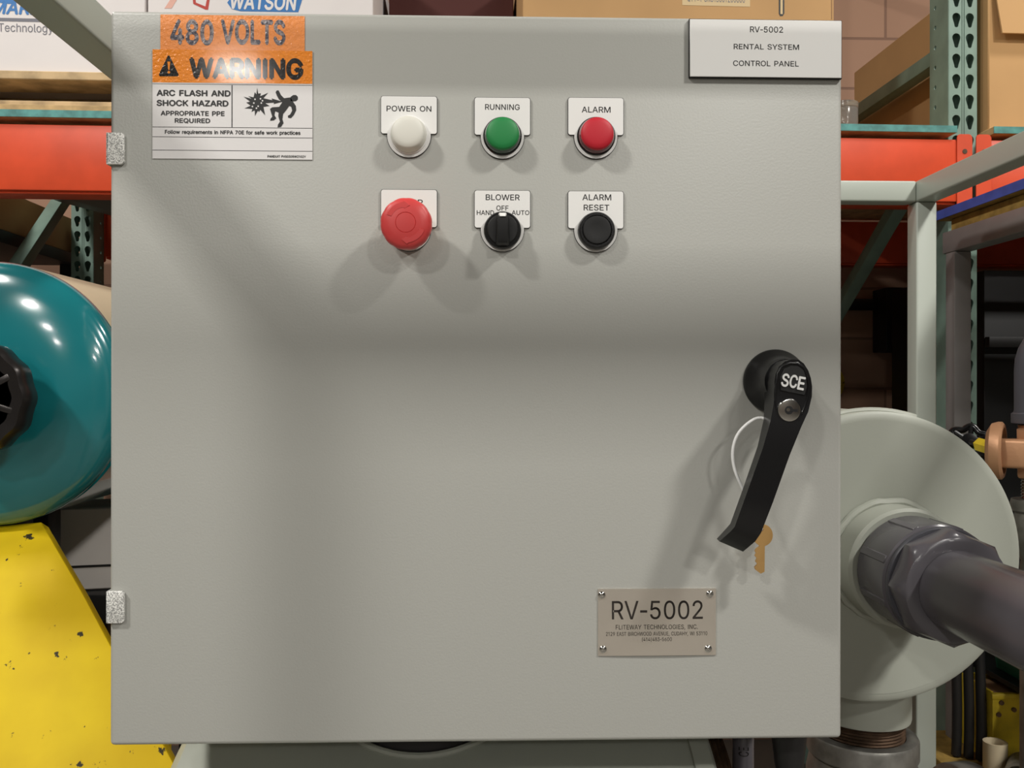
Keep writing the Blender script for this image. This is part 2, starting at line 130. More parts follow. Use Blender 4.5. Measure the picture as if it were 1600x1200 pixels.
 'w': (284, ['69,0 11,190 44,190 67,107 70,95 73,82 77,68 80,54 84,38 88,21 82,21 86,37 89,53 93,67 96,81 100,94 103,107 126,190 158,190 181,107 184,95 187,82 191,68 194,53 198,37 201,21 196,21 199,37 203,53 206,68 210,81 213,95 217,107 240,190 272,190 215,0 184,0 159,86 155,104 152,112 150,122 148,131 145,140 143,150 141,159 138,169 145,169 143,159 141,150 138,140 136,131 134,121 131,112 129,103 126,94 124,86 99,0']),
 'y': (195, ['24,-69 31,-43 41,-45 47,-45 57,-43 61,-41 65,-37 69,-32 72,-26 75,-18 81,-1 9,190 42,190 83,78 87,66 90,55 93,43 96,32 100,21 103,10 92,10 101,43 104,55 108,66 112,78 153,190 186,190 102,-29 98,-38 93,-47 88,-54 83,-59 76,-64 70,-68 54,-72 46,-73 41,-72 32,-72 26,-70']),
}
def inside(p, poly):
    c = False; n = len(poly)
    for i in range(n):
        a, b = poly[i-1], poly[i]
        if (a[1] > p[1]) != (b[1] > p[1]) and p[0] < (b[0]-a[0])*(p[1]-a[1])/(b[1]-a[1])+a[0]: c = not c
    return c
_GC = {}
def glyph(ch):                                   # filled triangles of one letter
    if ch in _GC: return _GC[ch]
    adv, ls = GLYPHS[ch]; ls = [[tuple(map(float, p.split(','))) for p in l.split()] for l in ls]
    par = [next((j for j, m in enumerate(ls) if j != i and all(inside(p, m) for p in l)), None) for i, l in enumerate(ls)]
    out = []
    for i, l in enumerate(ls):
        if par[i] is not None: continue
        grp = [l]+[ls[j] for j in range(len(ls)) if par[j] == i]
        flat = [p for g in grp for p in g]; es = []; k = 0
        for g in grp: es += [(k+j, k+(j+1) % len(g)) for j in range(len(g))]; k += len(g)
        vo, eo, fo, *_x = delaunay_2d_cdt([Vector(p) for p in flat], es, [], 0, 1e-4)
        tri = []
        for f in fo:
            c = (sum(vo[a].x for a in f)/3, sum(vo[a].y for a in f)/3)
            if sum(inside(c, g) for g in grp) % 2: tri.append(f)
        out.append(([(v.x, v.y) for v in vo], tri))
    _GC[ch] = (adv, out); return _GC[ch]
class MB:
    """collects shapes into one mesh; each shape has its own material"""
    def __init__(s): s.bm = bmesh.new(); s.mats = []
    def mi(s, m):
        if m not in s.mats: s.mats.append(m)
        return s.mats.index(m)
    def add(s, t, m, bevel=0, seg=2, xf=None, ang=None):
        if bevel:
            if ang is None: es = t.edges[:]
            else: es = [e for e in t.edges if len(e.link_faces) == 2 and e.calc_face_angle(0) > R(ang)]
            bmesh.ops.bevel(t, geom=es, offset=bevel, segments=seg, profile=0.5, affect='EDGES', clamp_overlap=True)
        bmesh.ops.recalc_face_normals(t, faces=t.faces[:]) if not getattr(s, 'raw', False) else None
        if xf is not None: bmesh.ops.transform(t, matrix=xf, verts=t.verts[:])
        k = s.mi(m)
        for f in t.faces: f.material_index = k
        me = bpy.data.meshes.new('t'); t.to_mesh(me); t.free(); s.bm.from_mesh(me); bpy.data.meshes.remove(me)
        return s
    def box(s, a, b, m, bevel=0, seg=2, xf=None):
        t = bmesh.new(); bmesh.ops.create_cube(t, size=1)
        for v in t.verts: v.co = Vector([(a[i]+b[i])/2 + v.co[i]*(b[i]-a[i]) for i in range(3)])
        return s.add(t, m, bevel, seg, xf)
    def prism(s, pts, y0, y1, m, bevel=0, seg=2, xf=None, ang=None):        # outline in X,Z
        t = bmesh.new()
        a = [t.verts.new((p[0], y0, p[1])) for p in pts]; b = [t.verts.new((p[0], y1, p[1])) for p in pts]
        t.faces.new(a); t.faces.new(b[::-1]); n = len(pts)
        for i in range(n): t.faces.new((a[i], a[(i+1) % n], b[(i+1) % n], b[i]))
        return s.add(t, m, bevel, seg, xf, ang)
    def sheet(s, outer, holes, y0, y1, m, xf=None):                            # plate with holes, outline in X,Z
        t = bmesh.new(); grp = [outer]+holes; flat = [p for g in grp for p in g]
        tris = tessellate_polygon([[Vector((p[0], p[1], 0)) for p in g] for g in grp])
        a = [t.verts.new((p[0], y0, p[1])) for p in flat]; b = [t.verts.new((p[0], y1, p[1])) for p in flat]
        for tr in tris:
            t.faces.new([a[k] for k in tr]); t.faces.new([b[k] for k in tr][::-1])
        k = 0
        for g in grp:
            n = len(g)
            for i in range(n): t.faces.new((a[k+i], a[k+(i+1) % n], b[k+(i+1) % n], b[k+i]))
            k += n
        return s.add(t, m, xf=xf)
    def lathe(s, prof, base, axis, m, n=48, xf=None, scal=None, cap=True):              # prof = (radius, height) pairs
        t = bmesh.new(); ax = Vector(axis).normalized(); q = Vector((0, 0, 1)).rotation_difference(ax)
        rings = []
        for (r, h) in prof:
            if r < 1e-6: rings.append([t.verts.new(Vector(base)+q @ Vector((0, 0, h)))])
            else:
                ring = []
                for i in range(n):
                    rr = r*(scal(i, n, h) if scal else 1)
                    ring.append(t.verts.new(Vector(base)+q @ Vector((rr*math.cos(2*math.pi*i/n), rr*math.sin(2*math.pi*i/n), h))))
                rings.append(ring)
        for a, b in zip(rings, rings[1:]):
            for i in range(n):
                j = (i+1) % n
                if len(a) == 1 and len(b) == 1: continue
                if len(a) == 1: t.faces.new((a[0], b[i], b[j]))
                elif len(b) == 1: t.faces.new((a[i], a[j], b[0]))
                else: t.faces.new((a[i], a[j], b[j], b[i]))
        for g in (rings[0], rings[-1]):
            if cap and len(g) > 2: t.faces.new(g)
        return s.add(t, m, xf=xf)
    def cyl(s, p0, p1, r, m, n=32, r2=None, bevel=0.0):
        p0, p1 = Vector(p0), Vector(p1); L = (p1-p0).length; r2 = r if r2 is None else r2
        pr = [(r, 0), (r2, L)] if not bevel else [(r-bevel, 0), (r-bevel*0.3, bevel*0.3), (r, bevel), (r2, L-bevel), (r2-bevel*0.3, L-bevel*0.3), (r2-bevel, L)]
        return s.lathe(pr, p0, p1-p0, m, n)
    def tube(s, path, r, m, n=12, closed=False, cap=True):
        t = bmesh.new(); pts = [Vector(p) for p in path]; N = len(pts); rings = []; prev = None
        for i, p in enumerate(pts):
            if closed: d = pts[(i+1) % N]-pts[i-1]
            else: d = pts[min(i+1, N-1)]-pts[max(i-1, 0)]
            d.normalize()
            if prev is None: prev = d.orthogonal().normalized()
            prev = (prev-d*prev.dot(d)).normalized(); q = d.cross(prev)
            rad = r[i] if isinstance(r, (list, tuple)) else r
            rings.append([t.verts.new(p+prev*rad*math.cos(2*math.pi*k/n)+q*rad*math.sin(2*math.pi*k/n)) for k in range(n)])
        for i in range(N if closed else N-1):
            a, b = rings[i], rings[(i+1) % N]
            for k in range(n): t.faces.new((a[k], a[(k+1) % n], b[(k+1) % n], b[k]))
        if cap and not closed: t.faces.new(rings[0]); t.faces.new(rings[-1][::-1])
        return s.add(t, m)
    def loft(s, rings, m, bevel=0, seg=2, ang=None):
        t = bmesh.new(); rs = [[t.verts.new(p) for p in r] for r in rings]; n = len(rings[0])
        for a, b in zip(rs, rs[1:]):
            for k in range(n): t.faces.new((a[k], a[(k+1) % n], b[(k+1) % n], b[k]))
        t.faces.new(rs[0]); t.faces.new(rs[-1][::-1])
        return s.add(t, m, bevel, seg, None, ang)
    def text(s, txt, x0, x1, z0, z1, y, m, bold=0.0, rot=0, fn=None, depth=0.0, shear=0):  # lettering fitted to a rectangle, facing -Y
        t = bmesh.new(); pen = 0
        offs = [(0, 0)] if not bold else [(-bold, 0), (bold, 0), (0, bold), (0, -bold)]
        for ch in txt:
            if ch == ' ': pen += 135; continue
            adv, comps = glyph(ch)
            for k, (ox, oy) in enumerate(offs):
                for q, (pts, tris) in enumerate(comps):
                    vs = [t.verts.new((pen+p[0]+ox+shear*p[1], p[1]+oy, (k*2+q)*1.0)) for p in pts]
                    for tr in tris:
                        try: t.faces.new([vs[a] for a in tr])
                        except ValueError: pass
            pen += adv
        xs = [v.co.x for v in t.verts]; zs = [v.co.y for v in t.verts]
        ax, bx, az, bz = min(xs), max(xs), min(zs), max(zs)
        cx, cz = (x0+x1)/2, (z0+z1)/2; ca, sa = math.cos(rot), math.sin(rot)
        for v in t.verts:
            u = (v.co.x-ax)/(bx-ax)*(x1-x0)-(x1-x0)/2; q = (v.co.y-az)/(bz-az)*(z1-z0)-(z1-z0)/2
            v.co = Vector((cx+u*ca-q*sa, y-v.co.z*1.5e-6, cz+u*sa+q*ca))
        if depth:
            g = bmesh.ops.extrude_face_region(t, geom=t.faces[:])
            for e in g['geom']:
                if isinstance(e, bmesh.types.BMVert): e.co.y -= depth
            bmesh.ops.recalc_face_normals(t, faces=t.faces[:])
        else:
            for f in t.faces:
                f.normal_update()
                if f.normal.y > 0: f.normal_flip()
        if fn:
            for v in t.verts: v.co = fn(v.co)
        s.raw = True; s.add(t, m); s.raw = False
        return s
    def build(s, name, parent=None, frame=None, smooth=38, **props):
        me = bpy.data.meshes.new(name); bm = s.bm
        if parent is not None: off = Vector(parent['_o']) if '_o' in parent else Vector((0, 0, 0))
        else:
            xs = [v.co for v in bm.verts]
            lo = [min(v[i] for v in xs) for i in range(3)]; hi = [max(v[i] for v in xs) for i in range(3)]
            off = Vector(((lo[0]+hi[0])/2, (lo[1]+hi[1])/2, lo[2]))
        for v in bm.verts: v.co -= off
        bm.to_mesh(me); bm.free()
        for m in s.mats: me.materials.append(m)
        for p in me.polygons: p.use_smooth = True
        me.set_sharp_from_angle(angle=R(smooth))
        o = bpy.data.objects.new(name, me); COL.objects.link(o)
        if parent is not None: o.parent = parent
        elif frame is not None: o.matrix_world = frame @ Matrix.Translation(off)
        else: o.location = off
        o['_o'] = off
        tag(o, **props); return o
def tag(o, label=None, cat=None, group=None, kind=None):
    if label: o['label'] = label
    if cat: o['category'] = cat
    if group: o['group'] = group
    if kind: o['kind'] = kind
def thing(name, loc, label, cat, frame=None, group=None):
    o = bpy.data.objects.new(name, None); COL.objects.link(o); o.empty_display_size = 0.05
    if frame is not None: o.matrix_world = frame @ Matrix.Translation(Vector(loc))
    else: o.location = loc
    o['_o'] = Vector(loc); tag(o, label, cat, group); return o
def circ(cx, cz, r, a0=0, a1=360, n=24, end=True):
    return [(cx+r*math.cos(R(a0+(a1-a0)*i/n)), cz+r*math.sin(R(a0+(a1-a0)*i/n))) for i in range(n+1 if end else n)]
def rrect(x0, x1, z0, z1, r, n=5):
    p = []
    for cx, cz, a in ((x1-r, z0+r, -90), (x1-r, z1-r, 0), (x0+r, z1-r, 90), (x0+r, z0+r, 180)): p += circ(cx, cz, r, a, a+90, n)
    return p

# ------------------------------------------------------------------ materials
M = dict(
 panel=mat('grey_enclosure_paint', (168, 168, 162), 0.36, bump=0.12, bscale=520),
 frame=mat('pale_green_grey_paint', (176, 182, 172), 0.4, bump=0.05, bscale=200),
 vessel=mat('vessel_paint', (168, 171, 160), 0.45, bump=0.06, bscale=250),
 zinc=mat('speckled_zinc', (232, 231, 226), 0.4, 0.15, bump=0.5, bscale=1500, var2=(150, 150, 147), vscale=1100, vthresh=(0.42, 0.55)),
 white=mat('white_plastic', (226, 225, 222), 0.38),
 blackpl=mat('black_plastic', (17, 17, 18), 0.24),
 blackm=mat('black_matte', (13, 13, 13), 0.5),
 ink=mat('black_ink', (16, 15, 15), 0.4),
 lens_w=mat('white_lens', (214, 212, 202), 0.5),
 lens_g=mat('green_lens', (24, 124, 62), 0.5),
 lens_gd=mat('green_lens_skirt', (10, 50, 28), 0.25, coat=0.4),
 lens_r=mat('red_lens', (184, 22, 40), 0.5),
 lens_rd=mat('red_lens_skirt', (88, 10, 18), 0.25, coat=0.4),
 estop=mat('red_mushroom_plastic', (216, 72, 71), 0.34),
 yellowpl=mat('yellow_ring', (205, 180, 70), 0.45),
 orange=mat('orange_sticker', (238, 138, 32), 0.3, bump=0.8, bscale=420, coat=0.25),
 orange2=mat('faded_orange_sticker', (238, 146, 76), 0.3, bump=0.7, bscale=380, coat=0.35),
 sticker=mat('white_sticker', (216, 213, 212), 0.35, bump=0.04, bscale=420),
 sink=mat('sticker_ink', (20, 16, 14), 0.3, bump=0.8, bscale=420, coat=0.25),
 sink2=mat('voltage_ink', (66, 66, 78), 0.3, bump=0.9, bscale=420, coat=0.35, var2=(150, 140, 140), vscale=420, vthresh=(0.4, 0.6)),
 steel=mat('brushed_steel', (222, 214, 202), 0.3, 0.8, bump=0.03, bscale=150),
 etch=mat('etched_ink', (42, 36, 32), 0.5),
 chrome=mat('chrome', (205, 203, 198), 0.16, 1.0),
 badgew=mat('silver_letters', (226, 226, 224), 0.3, 0.35),
 brass=mat('brass_key', (206, 164, 104), 0.36, 0.6),
 cable=mat('white_cable', (228, 228, 226), 0.4),
 pvc=mat('grey_pvc', (90, 87, 92), 0.24, bump=0.03, bscale=60),
 pvcd=mat('dark_grey_pvc', (74, 74, 80), 0.4),
 rust=mat('brown_thread', (98, 78, 62), 0.5, 0.5, var=0.3, vscale=60),
 iron=mat('galvanised_iron', (150, 148, 142), 0.42, 0.75, bump=0.35, bscale=70, var=0.3, vscale=25),
 orangeb=mat('orange_beam_paint', (212, 76, 42), 0.42, var=0.1, vscale=10),
 rackg=mat('green_rack_paint', (124, 148, 136), 0.42, var=0.1, vscale=14),
 tealedge=mat('teal_edge_paint', (82, 142, 138), 0.6, var=0.25, vscale=40),
 ply=mat('plywood', (188, 158, 112), 0.75, var=0.22, vscale=25),
 pallet=mat('pallet_wood', (186, 160, 122), 0.8, var=0.3, vscale=18),
 card=mat('cardboard', (192, 152, 104), 0.85, var=0.06, vscale=4),
 cardd=mat('brown_cardboard', (150, 116, 82), 0.85, var=0.08, vscale=4),
 paper=mat('label_paper', (214, 190, 148), 0.8),
 whitebox=mat('white_carton', (226, 220, 218), 0.7, var=0.03, vscale=5),
 blue=mat('logo_blue', (56, 118, 182), 0.6), greyink=mat('grey_ink', (120, 120, 128), 0.7), redink=mat('red_ink', (186, 70, 60), 0.7),
 pinkink=mat('pale_red_ink', (226, 176, 160), 0.7),
 maroon=mat('dark_maroon_carton', (74, 30, 24), 0.7),
 teal=mat('teal_gloss_paint', (24, 108, 114), 0.16, coat=0.7, var=0.04, vscale=5),
 cream=mat('cream_surface', (205, 190, 160), 0.4),
 gun=mat('dark_handwheel', (58, 55, 54), 0.28, 0.7),
 yellow=mat('yellow_paint', (228, 198, 18), 0.6, bump=0.2, bscale=60, spec=0.25),
 blueedge=mat('blue_edge_paint', (62, 86, 168), 0.6, var=0.15, vscale=30),
 osb=mat('underside_board', (150, 122, 60), 0.8, var=0.3, vscale=30),
 benchg=mat('grey_bench_steel', (128, 124, 122), 0.45, var=0.08, vscale=10),
 bronze=mat('bronze_casting', (176, 132, 98), 0.45, 0.35, bump=0.2, bscale=200),
 yellowbin=mat('yellow_bin', (196, 172, 40), 0.5, var=0.15, vscale=30),
 darkgreen=mat('dark_green_bin', (16, 88, 60), 0.5),
 black=mat('black_rubber_and_shade', (28, 27, 27), 0.5),
 greyfilm=mat('grey_wrap', (84, 80, 74), 0.4, bump=0.4, bscale=20),
 greybox=mat('grey_carton', (190, 184, 178), 0.7, var=0.05, vscale=6),
 clear=mat('clear_plastic', (225, 225, 222), 0.12, trans=0.85, ior=1.3),
 floor=mat('concrete_floor', (104, 100, 94), 0.55, var=0.15, vscale=3),
 ceil=mat('ceiling_grey', (120, 118, 114), 0.8), wall=mat('plain_wall', (112, 104, 96), 0.85),
)
# chipped yellow paint
def yellow_chips():
    mm = M['yellow']; nt = mm.node_tree; b = nt.nodes['Principled BSDF']
    tc = nt.nodes.new('ShaderNodeTexCoord')
    n = nt.nodes.new('ShaderNodeTexNoise'); n.inputs['Scale'].default_value = 34; n.inputs['Detail'].default_value = 8; n.inputs['Roughness'].default_value = 0.6
    nt.links.new(tc.outputs['Object'], n.inputs['Vector'])
    r = nt.nodes.new('ShaderNodeValToRGB'); r.color_ramp.elements[0].position = 0.635; r.color_ramp.elements[1].position = 0.65
    r.color_ramp.elements[0].color = (0, 0, 0, 1); r.color_ramp.elements[1].color = (1, 1, 1, 1)
    nt.links.new(n.outputs['Fac'], r.inputs['Fac'])
    n2 = nt.nodes.new('ShaderNodeTexNoise'); n2.inputs['Scale'].default_value = 5; n2.inputs['Detail'].default_value = 5
    nt.links.new(tc.outputs['Object'], n2.inputs['Vector'])
    r2 = nt.nodes.new('ShaderNodeValToRGB'); r2.color_ramp.elements[0].color = (*lin((196, 163, 6)), 1); r2.color_ramp.elements[1].color = (*lin((214, 184, 12)), 1)
    r2.color_ramp.elements[0].position = 0.35; r2.color_ramp.elements[1].position = 0.6
    nt.links.new(n2.outputs['Fac'], r2.inputs['Fac'])
    mx = nt.nodes.new('ShaderNodeMix'); mx.data_type = 'RGBA'
    nt.links.new(r.outputs['Color'], mx.inputs['Factor']); nt.links.new(r2.outputs['Color'], mx.inputs[6]); mx.inputs[7].default_value = (*lin((48, 42, 22)), 1)
    nt.links.new(mx.outputs[2], b.inputs['Base Color'])
yellow_chips()
def block_wall():
    mm = bpy.data.materials.new('tan_block_wall'); mm.use_nodes = True; nt = mm.node_tree; b = nt.nodes['Principled BSDF']
    tc = nt.nodes.new('ShaderNodeTexCoord'); mp = nt.nodes.new('ShaderNodeMapping'); mp.inputs['Rotation'].default_value = (R(90), 0, 0)
    nt.links.new(tc.outputs['Object'], mp.inputs['Vector'])
    br = nt.nodes.new('ShaderNodeTexBrick'); br.inputs['Scale'].default_value = 1; br.inputs['Brick Width'].default_value = 0.38; br.inputs['Row Height'].default_value = 0.19
    br.inputs['Mortar Size'].default_value = 0.005; br.inputs['Color1'].default_value = (*lin((178, 140, 116)), 1); br.inputs['Color2'].default_value = (*lin((166, 130, 108)), 1); br.inputs['Mortar'].default_value = (*lin((140, 108, 90)), 1)
    nt.links.new(mp.outputs['Vector'], br.inputs['Vector']); nt.links.new(br.outputs['Color'], b.inputs['Base Color']); b.inputs['Roughness'].default_value = 0.8
    bp = nt.nodes.new('ShaderNodeBump'); bp.inputs['Strength'].default_value = 0.6; bp.inputs['Distance'].default_value = 0.006; bp.invert = True
    nt.links.new(br.outputs['Fac'], bp.inputs['Height']); nt.links.new(bp.outputs['Normal'], b.inputs['Normal'])
    return mm
M['block'] = block_wall()

# ------------------------------------------------------------------ setting
WX, WY0, WY1, CH = 7.5, -11.5, 2.62, 4.2
MB().box((-WX, WY0, -0.1), (WX, WY1, 0), M['floor']).build('floor', kind='structure')
MB().box((-WX, WY0, CH), (WX, WY1, CH+0.1), M['ceil']).build('ceiling', kind='structure')
MB().box((-WX, WY1, 0), (WX, WY1+0.2, CH), M['block']).build('wall_back', kind='structure')
MB().box((-WX-0.2, WY0, 0), (-WX, WY1, CH), M['wall']).build('wall_left', kind='structure')
MB().box((WX, WY0, 0), (WX+0.2, WY1, CH), M['wall']).build('wall_right', kind='structure')
MB().box((-WX, WY0-0.2, 0), (WX, WY0, CH), M['wall']).build('wall_front', kind='structure')

# ------------------------------------------------------------------ electrical enclosure
HW, HH, ED = 0.305, 0.3033, 0.254
enc = thing('electrical_enclosure', (0, ED/2, ZC-HH), 'square grey control panel enclosure with lamps, buttons and a black door handle', 'control panel')
MB().box((-HW+0.008, 0.026, ZC-HH+0.004), (HW-0.008, ED, ZC+HH-0.006), M['panel'], 0.003).build('body', enc)
door = MB().box((-HW, 0, ZC-HH), (HW, 0.0245, ZC+HH), M['panel'], 0.0035, 4).build('door', enc)
def PR(x0, y0, x1, y1, Y):                       # pixel rectangle of the photo on a plane parallel to the door
    a, b = P(x0, y0, Y), P(x1, y1, Y); return min(a.x, b.x), max(a.x, b.x), min(a.z, b.z), max(a.z, b.z)
def ptext(mb, txt, x0, y0, x1, y1, Y, m, **k):
    a = PR(x0, y0, x1, y1, Y); mb.text(txt, a[0], a[1], a[2], a[3], Y, m, **k)
# hinges
for y0, y1 in ((207, 257), (924, 974)):
    x0, x1, z0, z1 = PR(166, y0, 194, y1, -0.003)
    h = MB()
    t = [(x0, z0), (x1-0.002, z0), (x1, z0+0.002), (x1, z1-0.002), (x1-0.002, z1), (x0, z1)]
    h.prism(t, -0.0035, -0.0004, M['zinc'], 0.0006, 2)
    h.box((x0, -0.0035, z0), (-HW-0.0003, 0.05, z1), M['zinc'], 0.0005)
    h.cyl((x0+0.002, 0.012, z0-0.004), (x0+0.002, 0.012, z1+0.004), 0.0022, M['zinc'], 12)
    h.build('hinge', enc, label='speckled zinc hinge leaf on the left door edge')
# legend plates
def legend(cx, ytop, lines, lab):
    Y = -0.0018; s = SC(Y); c = P(cx, ytop+62, Y); g = MB()
    def outline(d):
        x0, x1 = c.x-44*s+d, c.x+44*s-d; zt = c.z+62*s-d; zs = c.z+3.0*s+d*0.4; r = 34.5*s-d; cr = 3.5*s
        a = math.degrees(math.asin(min(1, (zs-c.z)/r)))
        p = circ(x0+cr, zt-cr, cr, 90, 180, 5) + circ(x0+cr, zs+cr, cr, 180, 270, 5)
        p += circ(c.x, c.z, r, 180-a, 360+a, 40)
        p += circ(x1-cr, zs+cr, cr, 270, 360, 5) + circ(x1-cr, zt-cr, cr, 0, 90, 5)
        return p
    g.prism(outline(0), -0.0013, -0.0001, M['blackm']); g.prism(outline(0.0004), Y, -0.0012, M['white'])
    for t, x0, y0, x1, y1 in lines: ptext(g, t, x0, y0, x1, y1, Y-0.0001, M['ink'], bold=3.5)
    g.build('legend_plate', enc, label=lab)
    return P(cx, ytop+62, 0)
c1 = legend(639, 150, [('POWER ON', 604, 165, 674, 174.5)], 'white legend plate reading POWER ON')
c2 = legend(785, 152, [('RUNNING', 758, 162.5, 812, 172)], 'white legend plate reading RUNNING')
c3 = legend(931, 152, [('ALARM', 909, 166.5, 954, 176)], 'white legend plate reading ALARM')
c4 = legend(639, 296, [('STOP', 622, 311.5, 660.5, 321)], 'white legend plate behind the red stop button')
c5 = legend(785, 297, [('BLOWER', 759, 303.5, 812, 313), ('OFF', 775.5, 321, 794.5, 329), ('HAND', 745, 328.5, 772, 336), ('AUTO', 799.5, 328.5, 827, 336)], 'white legend plate reading BLOWER HAND OFF AUTO')
c6 = legend(931, 298, [('ALARM', 910, 303.5, 955, 313), ('RESET', 912, 319.5, 952, 329)], 'white legend plate reading ALARM RESET')
AX = (0, -1, 0)
def mmp(l): return [(a/1000, b/1000) for a, b in l]
def pilot(c, lens, skirt, lab):
    b = Vector((c.x, 0, c.z))
    o = MB().lathe(mmp([(11, 1), (16.0, 1.8), (16.0, 2.8), (15.2, 3.6), (13.6, 3.6), (13.6, 2)]), b, AX, M['white'] if skirt is M['lens_w'] else M['blackpl'], 64).build('indicator_light', enc, label=lab)
    g = MB().lathe(mmp([(14.8, 3.0), (15.0, 4.5), (14.6, 6.5), (13.7, 9.6)]), b, AX, skirt, 64)
    g.lathe(mmp([(13.7, 9.6), (13.5, 10.6), (13.0, 11.6), (12.2, 12.2), (9, 12.9), (5, 13.3), (0, 13.4)]), b, AX, lens, 64)
    g.build('lens', o)
pilot(c1, M['lens_w'], M['lens_w'], 'white POWER ON pilot light'); pilot(c2, M['lens_g'], M['lens_gd'], 'green RUNNING pilot light'); pilot(c3, M['lens_r'], M['lens_rd'], 'red ALARM pilot light')
# black push button
b = Vector((c6.x, 0, c6.z-0.001))
o = MB().lathe(mmp([(11, 1), (15.6, 1.8), (15.6, 4), (14.9, 8.2), (14.2, 8.9), (12.4, 8.9), (12.2, 6)]), b, AX, M['blackpl'], 64).build('pushbutton', enc, label='black ALARM RESET push button')
MB().lathe(mmp([(12.0, 3), (12.0, 8.6), (11.3, 9.4), (10.2, 9.5), (6, 9.1), (0, 8.9)]), b, AX, M['blackm'], 64).build('button_cap', o)
# selector switch
b = Vector((c5.x, 0, c5.z-0.0012))
o = MB().lathe(mmp([(11, 1), (15.6, 1.8), (15.6, 4), (15.2, 7.0), (14.4, 7.8), (12.8, 7.8)]), b, AX, M['blackpl'], 64).build('selector_switch', enc, label='black three position BLOWER selector switch')
k = MB().lathe(mmp([(12.8, 5), (12.8, 8.6), (12.0, 9.4), (0, 9.6)]), b, AX, M['blackm'], 64)
fin = []
for z, wd, p in ((11.2, 3.4, 10), (10.4, 4.2, 15), (8, 4.8, 18), (-9.5, 5.4, 18), (-12.4, 5.0, 17), (-13.4, 4.2, 10)):
    fin.append([(b.x-wd/1000*1.1, -0.009, b.z+z/1000), (b.x-wd/1000*0.78, -p/1000, b.z+z/1000), (b.x+wd/1000*0.78, -p/1000, b.z+z/1000), (b.x+wd/1000*1.1, -0.009, b.z+z/1000)])
k.loft(fin, M['blackm'], 0.0007, 2, 25); kn = k.build('knob', o)
MB().loft([[(b.x-0.0034, -0.0085, b.z+z), (b.x-0.0024, -p, b.z+z), (b.x+0.0024, -p, b.z+z), (b.x+0.0034, -0.0085, b.z+z)] for z, p in ((0.0136, 0.0100), (0.0122, 0.0140), (0.0092, 0.0182))], M['white'], 0.0003, 1).build('pointer', kn, label='white pointer')
# emergency stop
b = Vector((c4.x, 0, c4.z))
o = MB().lathe(mmp([(11, 1), (16.4, 1.8), (16.4, 4.2), (15, 6), (12, 6), (12, 20)]), b, AX, M['yellowpl'], 64).build('emergency_stop_button', enc, label='red mushroom emergency stop button')
def facet(i, n, h):
    a = (i/n*12) % 1.0
    return 1 - 0.018*(abs(a-0.5)*2)**2*(1 if h < 0.0305 else 0)
g = MB().lathe(mmp([(12, 15), (18.5, 16.5), (20.4, 19), (20.9, 23), (20.6, 27), (19.6, 29.4), (17.6, 30.6), (12, 31.4), (8.3, 31.6), (8.0, 31.1), (7.7, 31.6), (3, 31.8), (0, 31.8)]), b, AX, M['estop'], 96, scal=facet)
for a0 in (95, 275):      # raised turn arrows
    ang = [a0+i*9 for i in range(8)]
    po = [(b.x+0.0162*math.cos(R(a)), b.z+0.0162*math.sin(R(a))) for a in ang]; pi = [(b.x+0.0122*math.cos(R(a)), b.z+0.0122*math.sin(R(a))) for a in ang]
    tip = [(b.x+r*math.cos(R(a0+dv)), b.z+r*math.sin(R(a0+dv))) for r, dv in ((0.0178, 0), (0.0142, -20), (0.0106, 0))]
    g.prism(po[::-1]+tip+pi, -0.0316, -0.0300, M['estop'], 0.0003, 1)
g.build('mushroom_head', o, label='red twist to release mushroom head with arrows')
# title plate
x0, x1, z0, z1 = PR(1077, 28.5, 1316, 123, -0.0035)
g = MB().box((x0, -0.0028, z0), (x1, -0.0002, z1), M['blackm'], 0.0002, 1); g.box((x0+0.0006, -0.0035, z0+0.0006), (x1-0.0006, -0.0027, z1-0.0006), M['white'], 0.0003, 1)
for t, a, c_, b_, d in (('RV-5002', 1172, 41, 1223.5, 51), ('RENTAL SYSTEM', 1146.5, 68.3, 1248.5, 78), ('CONTROL PANEL', 1145.5, 94.3, 1248, 104)): ptext(g, t, a, c_, b_, d, -0.0036, M['ink'], bold=3.5)
g.build('title_plate', enc, label='white engraved plate reading RV-5002 RENTAL SYSTEM CONTROL PANEL')
# voltage sticker
x0, x1, z0, z1 = PR(250.7, 22.5, 476, 80, -0.0005)
g = MB().box((x0, -0.0005, z0), (x1, -0.0001, z1), M['orange2']); ptext(g, '480', 266, 29.5, 334, 71, -0.0006, M['sink2'], bold=14); ptext(g, 'VOLTS', 345, 29.5, 446, 71, -0.0006, M['sink2'], bold=14)
g.build('voltage_sticker', enc, label='orange sticker reading 480 VOLTS')
# warning sticker
def zc(x, y): return P(160+x/4.4444, y/4.4444, -0.0009)
g = MB(); Yw = -0.0009
x0, x1, z0, z1 = PR(238.3, 77, 488, 249.5, Yw)
g.box((x0, Yw+0.0001, z0), (x1, -0.0003, z1), M['sticker'])
def strip(a, b_, c_, d, m, y=Yw):
    q = PR(a, b_, c_, d, y); g.prism([(q[0], q[2]), (q[1], q[2]), (q[1], q[3]), (q[0], q[3])], y, Yw+0.0003, m)
strip(238.3, 77, 488, 131, M['orange'])
for a in ((238.3, 130.5, 488, 133.6), (238.3, 198.6, 488, 200), (238.3, 214, 488, 215.3), (238.3, 234.8, 488, 236), (361.8, 133, 363.2, 199)): strip(*a, M['ink'])
Yt = Yw-0.0001
T = lambda t, a, b_, c_, d, m, bd: ptext(g, t, a, b_, c_, d, Yt, m, bold=bd)
T('WARNING', 295.5, 89, 474, 125, M['sink'], 20)
T('ARC FLASH AND', 244.6, 140, 360.3, 151, M['ink'], 15); T('SHOCK HAZARD', 244.6, 155.8, 357, 166.6, M['ink'], 15)
